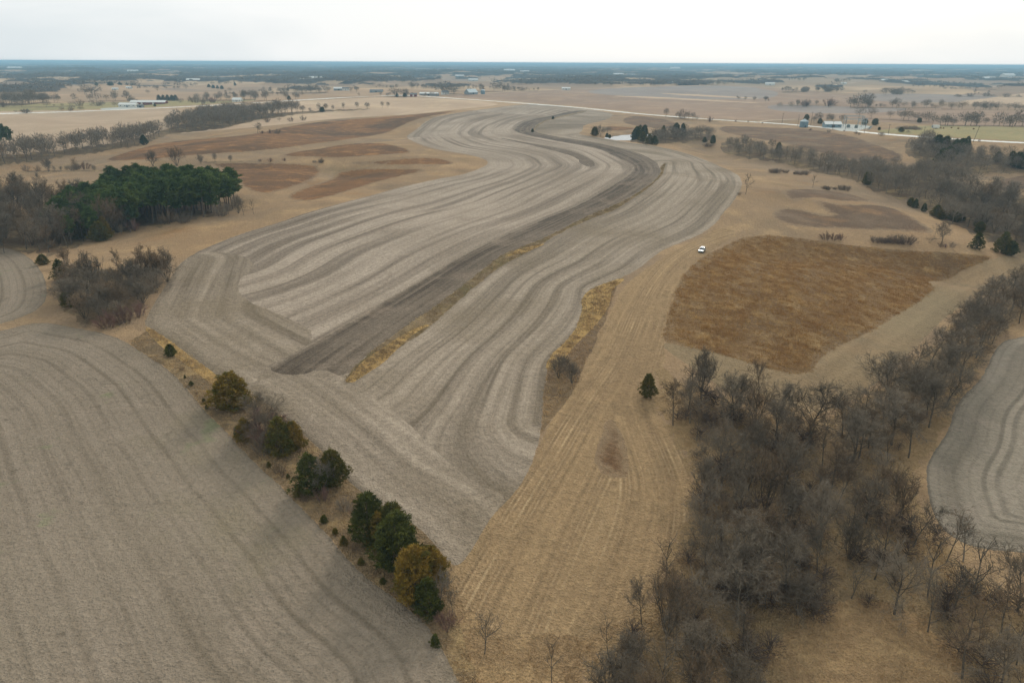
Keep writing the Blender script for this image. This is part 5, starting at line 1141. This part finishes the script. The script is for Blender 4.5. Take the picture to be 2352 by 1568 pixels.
for px, py, L, wl_, rf, lb in FARB:
    shed('far_building', px, py, L, L * .4, L * .13 + 1.5, L * .09 + .8, wl_, rf, lb, 'building', rz=rng.uniform(-.3, .3), windows=3 if L < 40 else 4)
def grain_bin(px, py, Rr, hh, label):
    e = root('grain_bin', px, py, label, 'grain bin')
    prof = [(Rr, -.5)]; n = int(hh / .45)
    for i in range(n): z = i * hh / n; prof += [(Rr, z), (Rr + .06, z + hh / n * .5)]
    prof += [(Rr, hh)]; MB().lathe(prof, 32).build('wall', BM['galv'], e)
    rf = MB().lathe([(Rr + .25, hh - .05), (Rr * .55, hh + Rr * .27), (.5, hh + Rr * .55), (.5, hh + Rr * .55 + .35), (0.02, hh + Rr * .55 + .5)], 32)
    for k in range(16): a = k * 6.283 / 16; rf.bar((math.cos(a) * Rr, math.sin(a) * Rr, hh + .06), (math.cos(a) * .5, math.sin(a) * .5, hh + Rr * .55 + .05), .05, 4)
    rf.build('roof', BM['galvroof'], e)
    MB().box((0, -Rr - .08, 1.2), (1.0, .2, 2.1)).build('door', BM['dark'], e)
    l = MB()
    for s in (-.25, .25): l.bar((Rr * .7 + s, -Rr * .75, 0), (Rr * .7 + s, -Rr * .75, hh), .03, 4)
    for i in range(int(hh / .4)): l.bar((Rr * .7 - .25, -Rr * .75, i * .4 + .2), (Rr * .7 + .25, -Rr * .75, i * .4 + .2), .02, 4)
    l.build('ladder', BM['steel'], e)
grain_bin(1845.5, 292.5, 4.6, 6.6, 'blue grey corrugated grain bin with a conical roof beside the gravel road')
grain_bin(1109, 216.5, 5.0, 8.0, 'small blue grey grain bin right of the silver roofed barn in the distance')
def pole(px, py, h, label, rz=0, lean=0, group=None, cross=True):
    e = root('utility_pole', px, py, label, 'utility pole', rz, group); e.rotation_euler = (0, lean, rz)
    MB().bar((0, 0, -.5), (0, 0, h), .20, 8, .12).build('post', BM['pole'], e)
    if cross:
        MB().box((0, 0, h - .6), (2.6, .12, .16)).build('crossarm', BM['pole'], e)
        m = MB()
        for x in (-1.15, 0, 1.15): m.lathe([(.05, h - .5 + (0 if x else .6)), (.09, h - .4 + (0 if x else .6)), (.05, h - .25 + (0 if x else .6)), (.01, h - .2 + (0 if x else .6))], 8, (x, 0))
        m.build('insulator', BM['white'], e)
pole(2235, 327, 14, 'leaning wooden utility pole right of the evergreen clump, by the road', lean=.16)
pole(1862, 288, 15, 'slim pole rising behind the grain bin'); pole(1832, 290, 13, 'slim pole left of the grain bin'); pole(1941, 298, 13, 'pole at the left front of the substation')
pole(1912, 298, 9, 'short pole ahead of the pale green shed'); pole(1796, 284, 12, 'pole by the road further left of the grain bin'); pole(1985, 305, 9, 'pole at the right front of the substation')
for i, px in enumerate((2040, 2120)): pole(px, 308 + i * 7.2, 9, ('left' if i == 0 else 'right') + ' of two poles on the road verge below the pasture')
def gantry(px, py, Wd, hh, label, rz):
    e = root('steel_gantry', px, py, label, 'substation gantry', rz)
    for x in (-Wd / 2, Wd / 2):
        m = MB()
        for dx in (-.5, .5):
            for dy in (-.5, .5): m.bar((x + dx, dy, -.2), (x + dx * .5, dy * .5, hh), .09, 4)
        for i in range(8):
            z0, z1 = i * hh / 8, (i + 1) * hh / 8
            m.bar((x - .45, -.45, z0), (x + .45, -.45, z1), .05, 4); m.bar((x + .45, .45, z0), (x - .45, .45, z1), .05, 4)
        m.build('column', BM['steel'], e)
    for z in (hh - .5, hh * .66):
        m = MB()
        for dz in (-.4, .4):
            for dy in (-.4, .4): m.bar((-Wd / 2, dy, z + dz), (Wd / 2, dy, z + dz), .08, 4)
        n = int(Wd / 1.2)
        for i in range(n): a = -Wd / 2 + i * Wd / n; m.bar((a, -.4, z - .4), (a + Wd / n, -.4, z + .4), .05, 4)
        m.build('beam', BM['steel'], e)
    m = MB()
    for i in range(6):
        x = -Wd / 2 + (i + .5) * Wd / 6
        m.lathe([(.06, hh * .66 - .5), (.2, hh * .66 - .7), (.07, hh * .66 - .9), (.2, hh * .66 - 1.1), (.07, hh * .66 - 1.3), (.05, hh * .66 - 1.5)], 8, (x, -.3))
    m.build('insulator', BM['white'], e)
gantry(1957, 291, 20, 12.5, 'front steel lattice gantry of the substation', -.15); gantry(1962, 288.5, 20, 11, 'rear steel lattice gantry of the substation', -.15); gantry(1979, 290, 9, 9, 'short steel gantry at the right of the substation', -.15)
def transformer(px, py, s, label):
    e = root('transformer', px, py, label, 'transformer', -.15, s=s)
    MB().box((0, 0, 1.5), (3, 2, 2.6)).build('tank', BM['green'], e)
    m = MB()
    for i in range(7): m.box((-1.2 + i * .4, -1.35, 1.5), (.12, .6, 2.0))
    m.build('radiator', BM['steel'], e)
    m = MB()
    for x in (-.9, 0, .9): m.lathe([(.2, 2.8), (.08, 3.0), (.2, 3.2), (.08, 3.4), (.18, 3.6), (.03, 3.9)], 8, (x, 0))
    m.build('bushing', BM['white'], e); MB().bar((-1.2, .5, 3.3), (1.2, .5, 3.3), .35, 10).build('conservator', BM['green'], e)
transformer(1948, 293.5, 1.1, 'left grey green transformer in the substation'); transformer(1966, 294.5, 1.0, 'right grey green transformer in the substation')
def fence(name, P, h, label, step=3):
    W = world(resample(P, 4)); e = bpy.data.objects.new(name, None); COL.objects.link(e); e.location = W[0]; e['label'] = label; e['category'] = 'fence'
    L = W - W[0]; seg = np.hypot(*(L[1:, :2] - L[:-1, :2]).T); s = np.concatenate([[0], np.cumsum(seg)]); n = max(2, int(s[-1] / step)); t = np.linspace(0, s[-1], n)
    Q = np.stack([np.interp(t, s, L[:, i]) for i in range(3)], 1); m = MB().bar((0, 0, -.2), (0, 0, h), .09, 4); me = None
    for q in Q[:300]:
        if me is None: o = m.build('post', BM['steel'] if h > 2 else BM['pole'], e); me = o.data
        else: o = bpy.data.objects.new('post', me); COL.objects.link(o); o.parent = e
        o.location = q
    m = MB()
    for z in (h * .95, h * .5, h * .1):
        for a, b in zip(Q[:-1], Q[1:]): m.bar(a + [0, 0, z], b + [0, 0, z], .02, 3)
    m.build('wire', BM['steel'], e)
fence('chain_fence', [(1926,296),(1990,301.5),(2003,293)], 2.6, 'steel fence round the front of the substation yard', 4)
# stock trailer in the pasture
e = root('white_trailer', 2148, 296, 'white stock trailer standing in the green pasture', 'trailer', .1, s=1.2)
MB().box((0, 0, 2.0), (6.5, 2.4, 2.4)).box((0, 0, 3.3), (6.1, 2.1, .2)).build('body', BM['white'], e)
for x in (-.8, .6):
    for y in (-1.25, 1.25): MB().bar((x, y - .12, .5), (x, y + .12, .5), .45, 14).build('wheel', BM['dark'], e)
MB().bar((3.2, 0, .7), (5.0, 0, .5), .08, 6).build('hitch', BM['steel'], e); MB().box((-3.3, 0, 1.9), (.08, 2.0, 2.0)).build('door', BM['grey'], e)
# cattle feeders / bales in the pasture
hay = paint('hay', (150, 128, 88), .95)
for i, (px, py) in enumerate([(2160,295.5),(2167,296),(2185,295),(2201,296.5),(2236,297.5)]):
    w = W1(px, py); o = MB().bar((-.8, 0, .75), (.8, 0, .75), .78, 14).build('hay_bale', hay, None, label='round brown hay bale in the pasture beside the white trailer', category='hay bale', group='hay bales in the pasture'); o.location = w; o.rotation_euler = (0, 0, i * .7)

# ------------------------------------------------------------------ the car in the mown lane
def car():
    e = root('parked_car', 1612, 578.5, 'silver car parked in the mown grass lane at the corner of the rust field', 'car', rad(-118), dz=.02)
    body = paint('silver_paint', (150, 160, 160), .25, .5, .6); glass, n, l, b = new_mat('tinted_glass', .05, .6); b.inputs['Base Color'].default_value = (.03, .04, .05, 1)
    tyre = paint('tyre_rubber', (34, 34, 36), .9); rim = paint('alloy', (170, 172, 176), .35, .6); trim = paint('dark_trim', (44, 46, 50), .6); lamp = paint('lamp_glass', (228, 230, 228), .1, 0, .6); red = paint('tail_lamp', (130, 24, 22), .3)
    # side outline, front towards +x; lofted across the width
    def loft(profile, widths, mat, name):
        me_v, me_f = [], []; n = len(profile); m = len(widths)
        for (y, dx, dz) in widths:
            for (x, z) in profile: me_v.append((x * (1 - dx), y, .45 + (z - .45) * (1 - dz)))
        for j in range(m - 1):
            for i in range(n): q = (i + 1) % n; me_f.append((j * n + i, j * n + q, (j + 1) * n + q, (j + 1) * n + i))
        me_f.append(tuple(range(n))[::-1]); me_f.append(tuple((m - 1) * n + i for i in range(n)))
        me = bpy.data.meshes.new(name); me.from_pydata(me_v, [], me_f); me.materials.append(mat); me.update()
        o = link(name, me, e); bv = o.modifiers.new('b', 'BEVEL'); bv.width = .03; bv.segments = 2; bv.limit_method = 'ANGLE'; return o
    loft([(-2.3, .38), (-2.34, .75), (-2.25, 1.02), (-1.2, 1.08), (.95, 1.06), (1.9, .98), (2.25, .85), (2.34, .6), (2.3, .36), (1.9, .30), (-1.9, .30)],
         [(-.94, .03, .05), (-.92, .0, .0), (.92, .0, .0), (.94, .03, .05)], body, 'body')
    loft([(-2.12, 1.07), (-1.92, 1.58), (-1.6, 1.66), (-.2, 1.69), (.25, 1.62), (1.0, 1.07)], [(-.84, 0, .0), (-.70, .04, -.0), (.70, .04, -.0), (.84, 0, 0)], glass, 'cabin')
    MB().box((-.85, 0, 1.715), (1.9, 1.34, .06)).build('roof', body, e)
    rl = MB()
    for y in (-.62, .62): rl.bar((-1.75, y, 1.79), (.1, y, 1.79), .02, 6)
    rl.build('roof_rail', trim, e)
    for x in (-.1, -1.1):
        for y in (-.83, .83): MB().bar((x + .05, y, 1.08), (x - .08, y * .86, 1.66), .045, 5).build('pillar', body, e)
    for x in (-1.42, 1.42):
        for y in (-.86, .86):
            w = MB().bar((x, y - .12, .36), (x, y + .12, .36), .37, 20).build('wheel', tyre, e)
            MB().bar((x, y + math.copysign(.11, y), .36), (x, y + math.copysign(.14, y), .36), .23, 14).build('rim', rim, w)
            MB().bar((x, y - .05, .40), (x, y + .05 + 0, .40), .44, 18).build('wheel_arch', trim, e)
    MB().box((2.32, 0, .70), (.06, 1.0, .26)).build('grille', trim, e); MB().box((2.30, 0, .42), (.12, 1.7, .16)).build('bumper', trim, e); MB().box((-2.32, 0, .45), (.12, 1.7, .2)).build('bumper', trim, e)
    for y in (-.72, .72): MB().box((2.26, y, .80), (.14, .34, .14)).build('headlight', lamp, e); MB().box((-2.30, y, .88), (.1, .22, .3)).build('tail_light', red, e)
    for y in (-1.04, 1.04): MB().box((.72, y, 1.12), (.16, .2, .14)).build('mirror', body, e)
    MB().box((2.36, 0, .52), (.02, .4, .11)).build('licence_plate', BM['white'], e)
car()
